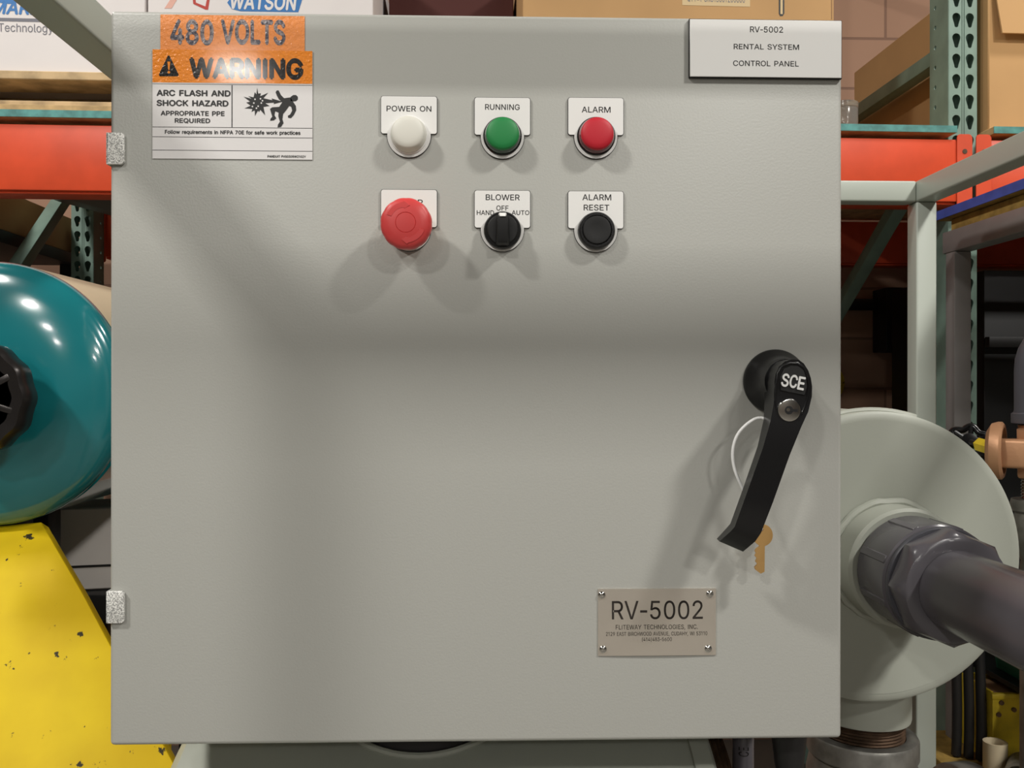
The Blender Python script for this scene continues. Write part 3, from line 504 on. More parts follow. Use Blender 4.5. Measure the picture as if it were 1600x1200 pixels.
T('APPROPRIATE PPE', 251, 172.8, 351, 181.4, M['ink'], 12); T('REQUIRED', 273, 184.5, 328.4, 193, M['ink'], 12)
T('Follow requirements in NFPA 70E for safe work practices', 257.6, 202.6, 469.4, 212.2, M['ink'], 12)
T('PANDUIT PVS0305W2102Y', 418, 242.4, 478, 246.6, M['ink'], 12)
def zpoly(pts, y, m):
    q = [zc(*p) for p in pts]; g.prism([(v.x, v.z) for v in q], y, Yw+0.0002, m)
zpoly([(392, 518), (455, 386), (466, 386), (530, 518), (524, 530), (398, 530)], Yt, M['sink'])
zpoly([(452, 428), (472, 428), (466, 486), (458, 486)], Yt-0.0001, M['orange']); zpoly([(462+9*math.cos(k*.5236), 502+9*math.sin(k*.5236)) for k in range(12)], Yt-0.0001, M['orange'])
zpoly([(1308, 672), (1325, 660), (1345, 660), (1357, 672), (1357, 690), (1345, 702), (1325, 704), (1306, 700)], Yt, M['ink'])
zpoly([(1203, 640), (1211, 628), (1224, 628), (1240, 660), (1262, 682), (1308, 676), (1320, 700), (1343, 735), (1346, 765), (1330, 798), (1310, 820), (1290, 818), (1288, 804), (1304, 795), (1318, 768), (1312, 742), (1298, 735), (1275, 768), (1255, 792), (1250, 828), (1258, 855), (1240, 882), (1217, 884), (1219, 866), (1233, 845), (1222, 808), (1224, 782), (1200, 772), (1195, 800), (1208, 822), (1190, 836), (1165, 838), (1168, 824), (1180, 810), (1164, 756), (1180, 745), (1228, 742), (1250, 708), (1226, 690), (1212, 664)], Yt, M['ink'])
sp = [(1075, 612), (1082, 650), (1100, 648), (1096, 668), (1150, 645), (1118, 682), (1180, 696), (1176, 684), (1252, 706), (1190, 722), (1192, 712), (1130, 716), (1160, 735), (1118, 742), (1130, 800), (1096, 762), (1088, 778), (1080, 768), (1060, 804), (1058, 766), (1036, 776), (1042, 756), (988, 752), (1030, 734), (1000, 712), (1026, 706), (982, 672), (1036, 686), (1014, 668), (1050, 676), (1058, 640), (1070, 656)]
zpoly(sp, Yt, M['ink'])
for qx, qy in ((1060, 690), (1098, 686), (1052, 716), (1082, 738), (1104, 716), (1070, 752), (1112, 700), (1042, 740)):
    zpoly([(qx+6*math.cos(k*1.047), qy+6*math.sin(k*1.047)) for k in range(6)], Yt-0.0001, M['sticker'])
g.build('warning_sticker', enc, label='orange and white WARNING arc flash and shock hazard sticker')
# data plate, slightly buckled stainless sheet
x0, x1, z0, z1 = PR(934.5, 920.5, 1118.5, 1023.5, -0.001)
t = bmesh.new(); nx, nz = 36, 20
def plate_y(u, v): return -0.0009 - 0.0011*math.sin(math.pi*u)*math.cos(math.pi*(v-0.5)*1.0)**2*0.6 - 0.0005*math.sin(u*7.0+v*3.0)*math.sin(math.pi*v)*math.sin(math.pi*u) - 0.0006*math.sin(math.pi*u)*(1-v)
top = [[t.verts.new((x0+(x1-x0)*i/nx, plate_y(i/nx, j/nz), z0+(z1-z0)*j/nz)) for i in range(nx+1)] for j in range(nz+1)]
bot = [[t.verts.new((v.co.x, v.co.y+0.0007, v.co.z)) for v in r] for r in top]
for j in range(nz):
    for i in range(nx):
        t.faces.new((top[j][i], top[j][i+1], top[j+1][i+1], top[j+1][i])); t.faces.new((bot[j][i], bot[j+1][i], bot[j+1][i+1], bot[j][i+1]))
for i in range(nx): t.faces.new((top[0][i], bot[0][i], bot[0][i+1], top[0][i+1])); t.faces.new((top[nz][i], top[nz][i+1], bot[nz][i+1], bot[nz][i]))
for j in range(nz): t.faces.new((top[j][0], top[j+1][0], bot[j+1][0], bot[j][0])); t.faces.new((top[j][nx], bot[j][nx], bot[j+1][nx], top[j+1][nx]))
g = MB(); g.add(t, M['steel'])
def onplate(v): return Vector((v.x, plate_y((v.x-x0)/(x1-x0), (v.z-z0)/(z1-z0))-0.00012, v.z))
for tx, a, b_, c_, d, bd in (('RV-5002', 956, 938.7, 1098, 967, 1.5), ('FLITEWAY TECHNOLOGIES, INC.', 962, 976.2, 1090, 984, 0.006), ('2129 EAST BIRCHWOOD AVENUE, CUDAHY, WI 53110', 946.8, 987.4, 1105, 993.6, 0.004), ('(414)483-5600', 1003, 995.6, 1049.6, 1002.4, 0.004)):
    ptext(g, tx, a, b_, c_, d, -0.001, M['etch'], bold=bd, fn=onplate)
dp = g.build('data_plate', enc, label='stainless steel name plate engraved RV-5002')
for a, b_ in ((940.5, 930), (1109.5, 928.5), (942.5, 1015), (1107, 1014)):
    c = P(a, b_, -0.002); MB().lathe(mmp([(3.1, 0.7), (3.1, 1.4), (2.4, 2.2), (1.0, 2.5), (0.9, 1.6), (0, 1.6)]), (c.x, 0, c.z), AX, M['chrome'], 20).build('rivet', dp)
# door handle
g = MB(); c = P(1213, 596, -0.004); cb = Vector((c.x, 0, c.z))
g.lathe(mmp([(27, 0.2), (27, 2.2), (26, 4.2), (22, 9), (19.5, 15), (18.2, 22), (18, 30)]), cb, AX, M['blackpl'], 64)
st = [(1236, 561.5, 1248, 562, 52, 24), (1226, 565, 1256, 568, 52, 23), (1217, 573, 1263, 579, 52, 22), (1212, 584, 1267, 591, 52, 22), (1210, 597, 1269, 604, 52, 22), (1211, 612, 1268.5, 620, 52, 22),
      (1209, 630, 1263, 643, 52.5, 26), (1204, 658, 1252, 667, 54, 33), (1192, 700, 1234, 711, 55, 38), (1166, 773, 1208, 784, 56, 40), (1148, 823, 1189, 833, 57, 41), (1142, 830, 1180, 846, 54, 38), (1124, 846, 1161, 862, 42, 30)]
rings = []
for lx, ly, rx, ry, pf, pb in st:
    a, b_ = P(lx, ly, -pf/1000), P(rx, ry, -pf/1000)
    rings.append([a, b_, Vector((b_.x-0.001, -pb/1000, b_.z)), Vector((a.x+0.001, -pb/1000, a.z))])
g.loft(rings, M['blackpl'], 0.0022, 3, 28)
# raised rim around the badge and lock
rim = [(1211, 612), (1213, 598), (1215, 583), (1222, 572), (1234, 567), (1246, 567.5), (1256, 574), (1262, 586), (1264, 602), (1262, 620), (1258, 634), (1252, 648), (1243, 659), (1231, 661), (1218, 655), (1212, 642), (1211, 628)]
Yh = -0.0522
g.tube([P(x, y, Yh) for x, y in rim], 0.0009, M['blackpl'], 8, closed=True)
hd = g.build('door_handle', enc, label='black swing door handle')
pl = [(1219, 590), (1225, 576), (1236, 571), (1247, 572), (1256, 579), (1260, 592), (1261, 605), (1257, 618), (1219, 610)]
g = MB(); q = [P(x, y, Yh) for x, y in pl]; g.prism([(v.x, v.z) for v in q], Yh-0.0006, Yh+0.002, M['blackm'], 0.0004, 1)
for txt, xa, xb, yc in (('S', 1221, 1232.5, 594), ('C', 1233.5, 1245.5, 596), ('E', 1246.5, 1257, 599)):
    ptext(g, txt, xa, yc-10.5, xb, yc+10.5, Yh-0.0007, M['badgew'], bold=9, rot=R(-11), depth=0.0009)
g.build('badge', hd, label='black badge with chrome SCE letters')
c = P(1233.5, 641, Yh-0.002); g = MB().lathe(mmp([(9.2, -3), (9.2, 1.6), (8.6, 2.4), (7.6, 2.6), (0, 2.6)]), (c.x, Yh, c.z), AX, M['chrome'], 48)
g.lathe(mmp([(3.3, 2.5), (3.3, 2.75), (0, 2.75)]), (c.x-0.0006, Yh, c.z), AX, M['blackm'], 20); g.box((c.x, Yh-0.00285, c.z-0.0012), (c.x+0.0062, Yh-0.0024, c.z+0.0010), M['blackm'])
g.lathe(mmp([(1.5, 2.7), (1.4, 3.0), (0, 3.0)]), (c.x-0.0012, Yh, c.z+0.0003), AX, M['chrome'], 16)
g.build('lock_cylinder', hd, label='chrome key lock')
# conduit and cable gland below the enclosure
zb = ZC-HH
c = P(1161, 1180, 0.12); g = MB().cyl((c.x, 0.12, 0.1), (c.x, 0.12, zb+0.006), 0.0103, M['pvc'], 24)
def wrap(v):
    a = (v.x-c.x)/0.0104; return Vector((c.x+0.0105*math.sin(a), 0.12-0.0105*math.cos(a), v.z))
q = PR(1155, 1167, 1169, 1183, 0.11); g.text('CE', q[0], q[1], q[2], q[3], 0.11, M['ink'], rot=R(90), fn=wrap)
g.build('conduit', enc, label='grey conduit printed CE')
c = P(1233, 1165, 0.06)
g = MB().lathe([(0.0145, 0), (0.0145, 0.012)], (c.x, 0.06, zb-0.010), (0, 0, 1), M['chrome'], 8); g.lathe([(0.008, -0.22), (0.0085, -0.06), (0.013, -0.035), (0.0155, -0.012), (0.0155, 0.0)], (c.x, 0.06, zb-0.0102), (0, 0, 1), M['black'], 24)
g.build('cable_gland', enc, label='black cable gland with a chrome lock nut')

# key ring and key, hanging from the handle
pts = [(1186, 653, 30), (1168, 662, 30), (1152, 680, 29), (1145, 704, 28), (1147, 730, 27), (1157, 756, 27), (1170, 782, 25), (1182, 808, 22), (1188.5, 827, 20), (1193, 815, 20), (1199, 780, 23), (1204, 735, 27), (1206, 690, 31), (1200, 660, 32)]
def smooth_loop(pp, k=5):
    out = []; n = len(pp)
    for i in range(n):
        a, b_, c_, d = [Vector(pp[(i+j) % n]) for j in (-1, 0, 1, 2)]
        for s_ in range(k):
            u = s_/k; out.append(0.5*((2*b_)+(c_-a)*u+(2*a-5*b_+4*c_-d)*u*u+(3*b_-a-3*c_+d)*u**3))
    return out
def smooth_path(pp, k=6):
    out = []; n = len(pp)
    for i in range(n-1):
        a, b_, c_, d = [Vector(pp[min(max(i+j, 0), n-1)]) for j in (-1, 0, 1, 2)]
        for s_ in range(k):
            u = s_/k; out.append(0.5*((2*b_)+(c_-a)*u+(2*a-5*b_+4*c_-d)*u*u+(3*b_-a-3*c_+d)*u**3))
    return out+[Vector(pp[-1])]
MB().tube(smooth_loop([P(x, y, -p/1000) for x, y, p in pts]), 0.0013, M['cable'], 10, closed=True).build('key_loop', label='white plastic loop hanging behind the black door handle', cat='key ring')
Yk = -0.0200; kp = lambda x, y: (P(x, y, Yk).x, P(x, y, Yk).z)
bow = [kp(1191.5+15.5*math.cos(R(a)), 836+17*math.sin(R(a))) for a in range(70, -251, -12)]
blade = [kp(*p) for p in ((1186.5, 853), (1181, 857), (1179, 861), (1181, 864), (1179, 868), (1182, 872), (1180, 877), (1183, 881), (1178.5, 886), (1180, 890), (1188, 896), (1194, 893), (1194.5, 853))]
hole = [kp(1189+3.4*math.cos(R(a)), 827+3.4*math.sin(R(a))) for a in range(0, 360, 30)]
MB().sheet(bow+blade, [hole], Yk-0.001, Yk+0.001, M['brass']).build('key', label='brass key hanging from the white loop', cat='key')

# ------------------------------------------------------------------ equipment frame around the panel
FX0, FX1, FY0, FY1, FZ, TW = -0.464, P(1432, 600, 1.08).x, -0.246, 1.08, ZC+0.3735, 0.043
fr = thing('equipment_frame', ((FX0+FX1)/2, 0.5, 0), 'pale grey green welded square tube frame around the control panel', 'steel frame')
FT = 0.034
for x in (FX0, FX1):
    MB().box((x+(TW-FT)/2, FY0, 0), (x+(TW+FT)/2, FY0+FT, FZ), M['frame'], 0.004, 3).build('post', fr)
    MB().box((x, FY1, 0), (x+TW, FY1+TW, FZ), M['frame'], 0.004, 3).build('post', fr)
    MB().box((x, FY0-0.004, FZ), (x+TW, FY1+TW, FZ+TW), M['frame'], 0.004, 3).build('rail', fr)
    MB().box((x, FY0+FT, 0.02), (x+TW, FY1, 0.02+TW), M['frame'], 0.004, 3).build('rail', fr)
for z in (FZ+0.006, 0.02): MB().box((FX0+TW, FY0, z), (FX1, FY0+FT, z+FT), M['frame'], 0.004, 3).build('rail', fr)
for z in (FZ, 0.02): MB().box((FX0+TW, FY1, z), (FX1, FY1+TW, z+TW), M['frame'], 0.004, 3).build('rail', fr)

# ------------------------------------------------------------------ tank under the panel
TR, TY, TZ = 0.25, 0.20, ZC-0.586
tk = thing('storage_tank', (-0.04, TY, 0), 'pale green grey horizontal tank below the control panel', 'tank')
xl, xr = P(275, 1185, 0.09).x, P(1084, 1185, 0.09).x
g = MB(); g.lathe([(0, -0.035), (TR*0.7, -0.028), (TR*0.94, -0.012), (TR, 0), (TR, xr-xl)], (xl, TY, TZ), (1, 0, 0), M['vessel'], 96); g.build('shell', tk)
MB().lathe([(TR*0.9, 0), (TR+0.004, 0.0), (TR+0.005, 0.003), (TR+0.005, 0.017), (TR+0.002, 0.020), (TR*0.9, 0.020)], (xr, TY, TZ), (1, 0, 0), M['vessel'], 96).build('end_collar', tk)
pr = []
for i in range(4): pr += [(TR-0.006, 0.020+i*0.0045), (TR-0.002, 0.0222+i*0.0045)]
MB().lathe([(0.1, 0.019)]+pr+[(TR-0.02, 0.040), (0.1, 0.04)], (xr, TY, TZ), (1, 0, 0), M['rust'], 96).build('thread', tk, label='rusty brown threaded end')
sx = P(655, 1170, 0.1).x
MB().cyl((sx, TY, TZ+TR-0.03), (sx, TY, ZC-HH-0.0005), 0.098, M['black'], 64).build('pedestal', tk)  # stub coloured black to stand in for the shade under the panel
wl = [(sx+0.1*math.cos(R(a)), TY+0.1*math.sin(R(a)), TZ+math.sqrt(TR**2-(0.1*math.sin(R(a)))**2)+0.001) for a in range(0, 360, 5)]
MB().tube(wl, 0.0035, M['vessel'], 8, closed=True).build('weld_bead', tk)
for x in (xl+0.08, xr-0.1): MB().box((x, TY-0.15, 0), (x+0.05, TY+0.15, TZ-TR+0.06), M['vessel'], 0.003).build('saddle', tk)

# ------------------------------------------------------------------ round vessel on the right with grey plastic pipe
VY = 0.43; vc = P(1371, 870, VY); VR = 230*SC(VY)
vs = thing('pressure_vessel', (vc.x, VY+0.3, 0), 'pale green grey round vessel with a flat head right of the panel', 'pressure vessel')
MB().lathe([(VR-0.012, 0), (VR-0.004, 0.0), (VR, 0.003), (VR, 0.55), (VR*0.9, 0.59), (0, 0.61)], (vc.x, VY, vc.z), (0, 1, 0), M['vessel'], 128).build('shell', vs)
MB().cyl((vc.x, VY-0.0005, vc.z), (vc.x, VY+0.02, vc.z), VR-0.011, M['vessel'], 96).build('head', vs)
rw = []
for a in range(72, 140, 3): rw.append((vc.x+(VR+0.001)*math.cos(R(a)), VY+0.02+random.uniform(-0.002, 0.002), vc.z+(VR+0.001)*math.sin(R(a))))
MB().tube(rw, 0.004, M['vessel'], 8).build('weld_bead', vs)
NX, NZ = P(1390, 876, VY).x, P(1390, 876, VY).z
MB().lathe([(0.077, -0.005), (0.077, 0.052), (0.073, 0.056), (0.045, 0.056)], (NX, VY, NZ), AX, M['vessel'], 64).build('nozzle', vs)
wb = [(NX+(0.0785+random.uniform(-0.0012, 0.0012))*math.cos(R(a)), VY-0.003, NZ+(0.0785+random.uniform(-0.0012, 0.0012))*math.sin(R(a))) for a in range(0, 360, 6)]
MB().tube(wb, 0.006, M['vessel'], 8, closed=True).build('weld_bead', vs)
NKX, NKY = P(1347, 1115, 0.56).x, 0.56
MB().lathe([(0.0665, 0), (0.0675, 0.004), (0.0675, 0.12)], (NKX, NKY, ZC-0.492), (0, 0, 1), M['vessel'], 64).build('bottom_nozzle', vs)
pr = [(0.05, 0)]
for i in range(8): pr += [(0.056, i*0.0045), (0.0595, 0.0022+i*0.0045)]
pr += [(0.05, 0.037)]
MB().lathe(pr, (NKX, NKY, ZC-0.528), (0, 0, 1), M['rust'], 64).build('threaded_nipple', vs, label='rusty brown pipe threads')
# elbow under the vessel
el = thing('pipe_elbow', (NKX, NKY, 0), 'galvanised cast iron elbow under the round vessel', 'pipe fitting')
ez = ZC-0.522
MB().lathe([(0.0602, 0.0), (0.0602, 0.004), (0.066, 0.006), (0.076, 0.004), (0.078, 0.0), (0.078, -0.024), (0.074, -0.028), (0.0602, -0.028), (0.0602, 0.0)], (NKX, NKY, ez), (0, 0, 1), M['iron'], 64, cap=False).build('collar', el)
g = MB(); path = [(NKX, NKY, ez-0.029)]
for i in range(0, 10):
    a = R(90*i/9); path.append((NKX+0.10*(1-math.cos(a)), NKY+0.02*(1-math.cos(a)), ez-0.05-0.10*math.sin(a)))
path += [(NKX+0.17, NKY+0.03, ez-0.15)]
g.tube(path, [0.0735]+[0.079+0.008*math.sin(math.pi*i/9) for i in range(10)]+[0.078], M['iron'], 48)
g.build('elbow_body', el); MB().cyl((NKX+0.16, NKY+0.03, ez-0.15), (NKX+0.2, NKY+0.036, ez-0.15), 0.088, M['iron'], 48, bevel=0.004).build('collar', el)
MB().cyl((NKX+0.02, NKY, 0), (NKX+0.02, NKY, ez-0.15), 0.03, M['iron'], 24).build('support_leg', el)
# grey plastic pipe
pp = thing('plastic_pipe', (NX, 0.1, NZ), 'grey plastic pipe with a union nut leaving the round vessel', 'pipe')
MB().lathe([(0.046, 0.0), (0.0670, 0.0), (0.0685, 0.003), (0.0685, 0.074), (0.066, 0.077), (0.046, 0.072)], (NX, VY-0.0565, NZ), AX, M['pvc'], 64).build('coupling', pp); cpl = bpy.data.objects['coupling']
for k in range(8):
    a = R(22+45*k); cx, cz = NX+0.0680*math.cos(a), NZ+0.0680*math.sin(a)
    MB().box((-0.005, VY-0.128, -0.0015), (0.005, VY-0.06, 0.0015), M['pvc'], 0.001, 1, xf=Matrix.Translation((cx, 0, cz)) @ Matrix.Rotation(math.pi/2-a, 4, 'Y')).build('rib', cpl)
MB().lathe([(0.05, 0), (0.0655, 0.0), (0.067, 0.002), (0.067, 0.006), (0.0655, 0.008), (0.05, 0.008)], (NX, VY-0.134, NZ), AX, M['pvcd'], 64).build('gasket_ring', pp)
hx = lambda i, n, h: 1.0/math.cos(((i/n*8) % 1.0 - 0.5)*math.pi/4)*0.955
MB().lathe([(0.05, 0), (0.0645, 0.0), (0.0655, 0.003), (0.0655, 0.022), (0.0605, 0.031), (0.056, 0.033), (0.046, 0.032)], (NX, VY-0.1425, NZ), AX, M['pvc'], 64, scal=lambda i, n, h: 1 if h > 0.026 else hx(i, n, h)).build('union_nut', pp)
MB().lathe([(0.0415, 0.03), (0.0460, 0.03), (0.0460, 0.62), (0.0415, 0.62), (0.0415, 0.03)], (NX, VY-0.1, NZ), AX, M['pvc'], 64).build('pipe', pp)

# ------------------------------------------------------------------ pallet rack behind
TH = R(1.6); u0 = P(1482, 300, 1.45)
RF = Matrix.Translation((u0.x, 1.45, 0)) @ Matrix.Rotation(TH, 4, 'Z'); RI = RF.inverted()
CL = RI @ CAM
def Q(px, py, yl):                               # a photo point on a plane of the rack's own axes
    d = RI.to_3x3() @ ray(px, py); t = (yl-CL.y)/d.y; return CL + d*t
rk = thing('pallet_rack', (0, 0, 0), 'tall pallet rack with green uprights and orange beams behind the panel', 'pallet rack', frame=RF)
def tear(cx, cz, k=1.0):
    return circ(cx, cz+0.006*k, 0.0105*k, -20, 200, 10) + [(cx-0.0052*k, cz-0.013*k)] + circ(cx, cz-0.0145*k, 0.0052*k, 200, 340, 5) + [(cx+0.0052*k, cz-0.013*k)]
UW, UD, RD, UH = 0.072, 0.088, 1.04, 3.3
def upright(x, y, flip=False):
    g = MB(); zs = [0.12+0.0508*i for i in range(61)]; e = 0.002
    yf = y if not flip else y+UD
    for i, z in enumerate(zs):
        za, zb_ = (0 if i == 0 else z-0.0254), (UH if i == len(zs)-1 else z+0.0254)
        g.sheet([(x, za), (x+UW, za), (x+UW, zb_), (x, zb_)], [tear(x+UW*0.27, z), tear(x+UW*0.75, z)], yf-e/2, yf+e/2, M['rackg'])
    for xx in (x, x+UW):
        for i, z in enumerate(zs):
            za, zb_ = (0 if i == 0 else z-0.0254), (UH if i == len(zs)-1 else z+0.0254)
            g.sheet([(0, za), (UD, za), (UD, zb_), (0, zb_)], [circ(UD*0.7, z+0.003, 0.0055, n=8, end=False)], -e/2, e/2, M['rackg'], xf=Matrix.Translation((xx, y if not flip else y, 0)) @ (Matrix.Rotation(math.pi/2, 4, 'Z')))
    g.box((x, (y+UD if not flip else y)-e, 0), (x+UW, (y+UD if not flip else y)+e, UH), M['rackg'])
    for dx in (0.48, 0.56): g.box((x+UW*dx-0.0012, yf-0.003 if not flip else yf, 0), (x+UW*dx+0.0012, yf if not flip else yf+0.003, UH), M['rackg'], 0.0005, 1)
    g.build('upright', rk)
zB = ZC+0.592                                     # top of the beams
BAY = 2.53
for fx in (0.0, -BAY):
    upright(fx, 0.0); upright(fx, RD-UD)
    xm = fx+UW/2
    for z in (0.35, 1.2, zB+0.237, 2.9): MB().box((xm-0.02, UD+0.002, z), (xm+0.02, RD-UD-0.002, z+0.038), M['rackg'], 0.003).build('brace', rk)
    for ya, z0_, yb_, z1_ in (((0.12, ZC+0.64, 0.92, ZC+0.12),) if fx == 0.0 else ((0.28, ZC+0.13, 0.90, ZC+0.68),)):
        a, b_ = Vector((xm, ya, z0_)), Vector((xm, yb_, z1_))
        L = (b_-a).length; q = Vector((0, 1, 0)).rotation_difference(b_-a).to_matrix().to_4x4()
        MB().box((-0.02, 0, -0.019), (0.02, L, 0.019), M['rackg'], 0.003, xf=Matrix.Translation(a) @ q).build('brace', rk)
def beam(x0, x1, y, zt, h=0.152, d=0.045):
    g = MB().box((x0, y, zt-h), (x1, y+d, zt), M['orangeb'], 0.004); g.box((x0, y+0.01, zt-h-0.006), (x1, y+d+0.03, zt-h+0.004), M['orangeb'], 0.002)
    o = g.build('beam', rk)
    for x, s_ in ((x0, 1), (x1, -1)):
        e = MB(); xa, xb = sorted((x+s_*0.004, x-s_*0.034))
        e.prism(rrect(xa, xb, zt-h-0.02, zt+0.012, 0.008), y-0.0035, y-0.0005 if y < 0.5 else y+0.0, M['orangeb'], 0.001, 1)
        for zz in (zt-0.03, zt-0.085): e.lathe([(0.006, 0), (0.006, 0.0012), (0, 0.0012)], ((xa+xb)/2, y-0.0035, zz), AX, M['rust'], 12)
        e.build('end_plate', o)
for y in (-0.048, RD+0.004):
    beam(-BAY+UW+0.003, -0.003, y, zB); beam(UW+0.003, UW+1.6, y, zB)
# plywood decks
deckz = zB+0.031
for x0, x1, lab in ((-BAY+UW+0.01, -0.01, 'plywood shelf with a teal front edge on the left rack bay'), (UW+0.01, UW+1.6, 'plywood shelf with a teal front edge right of the rack upright')):
    o = MB().box((x0, -0.055, zB+0.0135), (x1, RD+0.045, deckz), M['ply'], 0.001, 1).build('deck_board', frame=RF, label=lab, cat='plywood shelf')
    MB().box((x0, -0.0575, zB+0.0140), (x1, -0.0552, deckz-0.0005), M['tealedge']).build('painted_edge', o, label='teal painted front edge')

def onrack(g, name, **k): return g.build(name, frame=RF, **k)
# pallet with the two white cartons
MB().box((-BAY+UW+0.012, -0.05, deckz+0.0008), (Q(588, 20, 0).x, 0.9, deckz+0.0135), M['ply'], 0.001, 1).build('plywood_sheet', frame=RF, label='thin bare plywood sheet under the pallet at top left', cat='plywood sheet')
sheetz = deckz+0.0137
ptop = Q(80, 111, -0.02).z
pa = thing('wooden_pallet', (0, 0, 0), 'weathered wooden pallet under the white carton at top left', 'pallet', frame=RF)
xa, xb = -BAY+UW+0.016, Q(583, 20, 0).x
for y0 in (-0.02, 0.19, 0.40, 0.61, 0.82): MB().box((xa, y0, ptop-0.020), (xb, y0+0.1, ptop), M['pallet'], 0.002, 1).build('top_board', pa)
for i, x in enumerate((xa, (xa+xb)/2-0.02, xb-0.04)): MB().box((x, -0.015, sheetz+0.019), (x+0.04, 0.91, ptop-0.021), M['pallet'], 0.002, 1).build('stringer', pa)
for y0 in (-0.02, 0.40, 0.82): MB().box((xa, y0, sheetz+0.001), (xb, y0+0.1, sheetz+0.018), M['pallet'], 0.002, 1).build('bottom_board', pa)
def qtext(g, t, x0, y0, x1, y1, yl, m, **k):
    a, b_ = Q(x0, y1, yl), Q(x1, y0, yl); g.text(t, a.x, b_.x, a.z, b_.z, yl, m, **k)
YB = -0.005
def carton(x0, x1, h, mat_, y0=YB, dep=0.5, zb_=None):
    g = MB(); zb_ = ptop+0.001 if zb_ is None else zb_
    g.box((x0, y0, zb_), (x1, y0+dep, zb_+h), mat_, 0.002, 1); return g
a, b_ = -BAY+UW+0.02, Q(227, 10, YB).x
g = carton(a, b_, 0.38, M['whitebox']); ys = YB-0.0006
qa, qb = Q(-14, 22, ys), Q(112, 3, ys); g.text('MARLOW', qa.x, qb.x, qa.z, qb.z, ys, M['blue'], bold=12, shear=0.2)
qa, qb = Q(-40, 52, ys), Q(80, 38, ys); g.text('d Technology', Q(-18, 45, ys).x, Q(83, 45, ys).x, qa.z, qb.z, ys, M['greyink'])
qa, qb = Q(-60, 31.5, ys), Q(100, 30, ys); g.prism([(qa.x, qa.z), (qb.x, qa.z), (qb.x, qb.z), (qa.x, qb.z)], ys, YB, M['greyink'])
el_ = [(Q(12, -22, ys).x+0.055*math.cos(R(a)), Q(12, -22, ys).z+0.042*math.sin(R(a))) for a in range(0, 360, 12)]; g.prism(el_, ys, YB, M['blue'])
onrack(g, 'carton', label='white carton with blue lettering on the pallet at far left', cat='box')
a, b_ = Q(231, 10, YB).x, Q(583, 10, YB).x
g = carton(a, b_, 0.38, M['whitebox'])
ov = [Q(x, y, ys) for x, y in ((355, 4), (362, 14), (376, 17.5), (466, 19), (478, -20), (400, -22), (368, -14))]; g.prism([(v.x, v.z) for v in ov], ys, YB, M['blue'])
qa, qb = Q(360, 14.5, ys), Q(464, -8, ys); g.text('WATSON', qa.x, qb.x, qa.z, qb.z, ys-0.0004, M['whitebox'], bold=12, shear=0.15)
def qpoly(pts, m):
    v = [Q(x, y, ys) for x, y in pts]; g.prism([(q.x, q.z) for q in v], ys, YB, m)
qpoly([(257, 13), (272, -10), (282, -10), (268, 13)], M['pinkink'])
qpoly([(302, 6), (300, -10), (304, -10), (306, 4), (321, 10), (325, -10), (329, -10), (325, 15), (321, 15)], M['redink'])
onrack(g, 'carton', label='white carton with a blue logo oval above the orange voltage sticker', cat='box')
# maroon carton and the brown cartons on the deck
a, b_ = Q(592, 10, 0).x+0.004, Q(814, 10, 0).x-0.004
onrack(carton(a, b_, 0.45, M['maroon'], 0.25, 0.45, deckz+0.001), 'carton', label='dark maroon carton between the white and the brown cartons', cat='box')
a, b_ = Q(817, 10, 0.0).x, Q(1303, 10, 0.0).x
YC = 0.0; g = carton(a, b_, 0.46, M['card'], YC, 0.55, deckz+0.001); ys = YC-0.0006
def qrect(g, x0, y0, x1, y1, yl, m, th=0.0006):
    v, w_ = Q(x0, y1, yl), Q(x1, y0, yl); g.prism([(v.x, v.z), (w_.x, v.z), (w_.x, w_.z), (v.x, w_.z)], yl, yl+th, m)
qrect(g, 1066, -28, 1172, 8, ys, M['paper']); qtext(g, 'QTY=1 GRC13001200000', 1074, -7, 1164, 3, ys-0.0004, M['greyink'])
v = [Q(x, y, ys) for x, y in ((1217, -30), (1225.5, -30), (1225.5, 21), (1223, 25), (1219, 25), (1217, 21))]; g.prism([(q.x, q.z) for q in v], ys, YC, M['blackm'])
qrect(g, 1219.5, -30, 1223, 22, ys-0.0005, M['paper']); qrect(g, 1299, -30, 1300.3, 30, ys, M['cardd'])
onrack(g, 'carton', label='light brown carton with a paper label above the title plate', cat='box')
# big carton right of the upright
xs_ = UW+0.018; g = MB(); yb0, yb1, zt = -0.02, 0.74, ZC+1.03
g.box((xs_, yb0, deckz+0.001), (xs_+0.7, yb1, zt), M['card'], 0.003, 1)
qa = Q(1567, 58, yb0)
g.loft([[(xs_+0.004, yb0-0.001, zt), (xs_+0.7, yb0-0.001, zt), (xs_+0.7, yb0-0.005, zt), (xs_+0.004, yb0-0.005, zt)], [(xs_+0.02, yb0-0.020, qa.z), (xs_+0.7, yb0-0.020, qa.z), (xs_+0.7, yb0-0.025, qa.z), (xs_+0.02, yb0-0.025, qa.z)]], M['card'], 0.001, 1)
onrack(g, 'carton', label='tall brown carton with a folded flap right of the green upright', cat='box')
# clear bottle
c = Q(1318, 200, 0.12)
bt = thing('plastic_bottle', (c.x, c.y, deckz+0.001), 'small clear plastic container on the shelf beside the title plate', 'bottle', frame=RF)
MB().lathe([(0.0, 0), (0.034, 0.0), (0.036, 0.004), (0.036, 0.085), (0.035, 0.088), (0.0335, 0.085), (0.0335, 0.006), (0, 0.004)], (c.x, c.y, deckz+0.001), (0, 0, 1), M['clear'], 24).build('body', bt)
MB().lathe([(0.0, 0), (0.0365, 0.0), (0.0365, 0.014), (0, 0.016)], (c.x, c.y, deckz+0.0895), (0, 0, 1), M['clear'], 24).build('cap', bt)

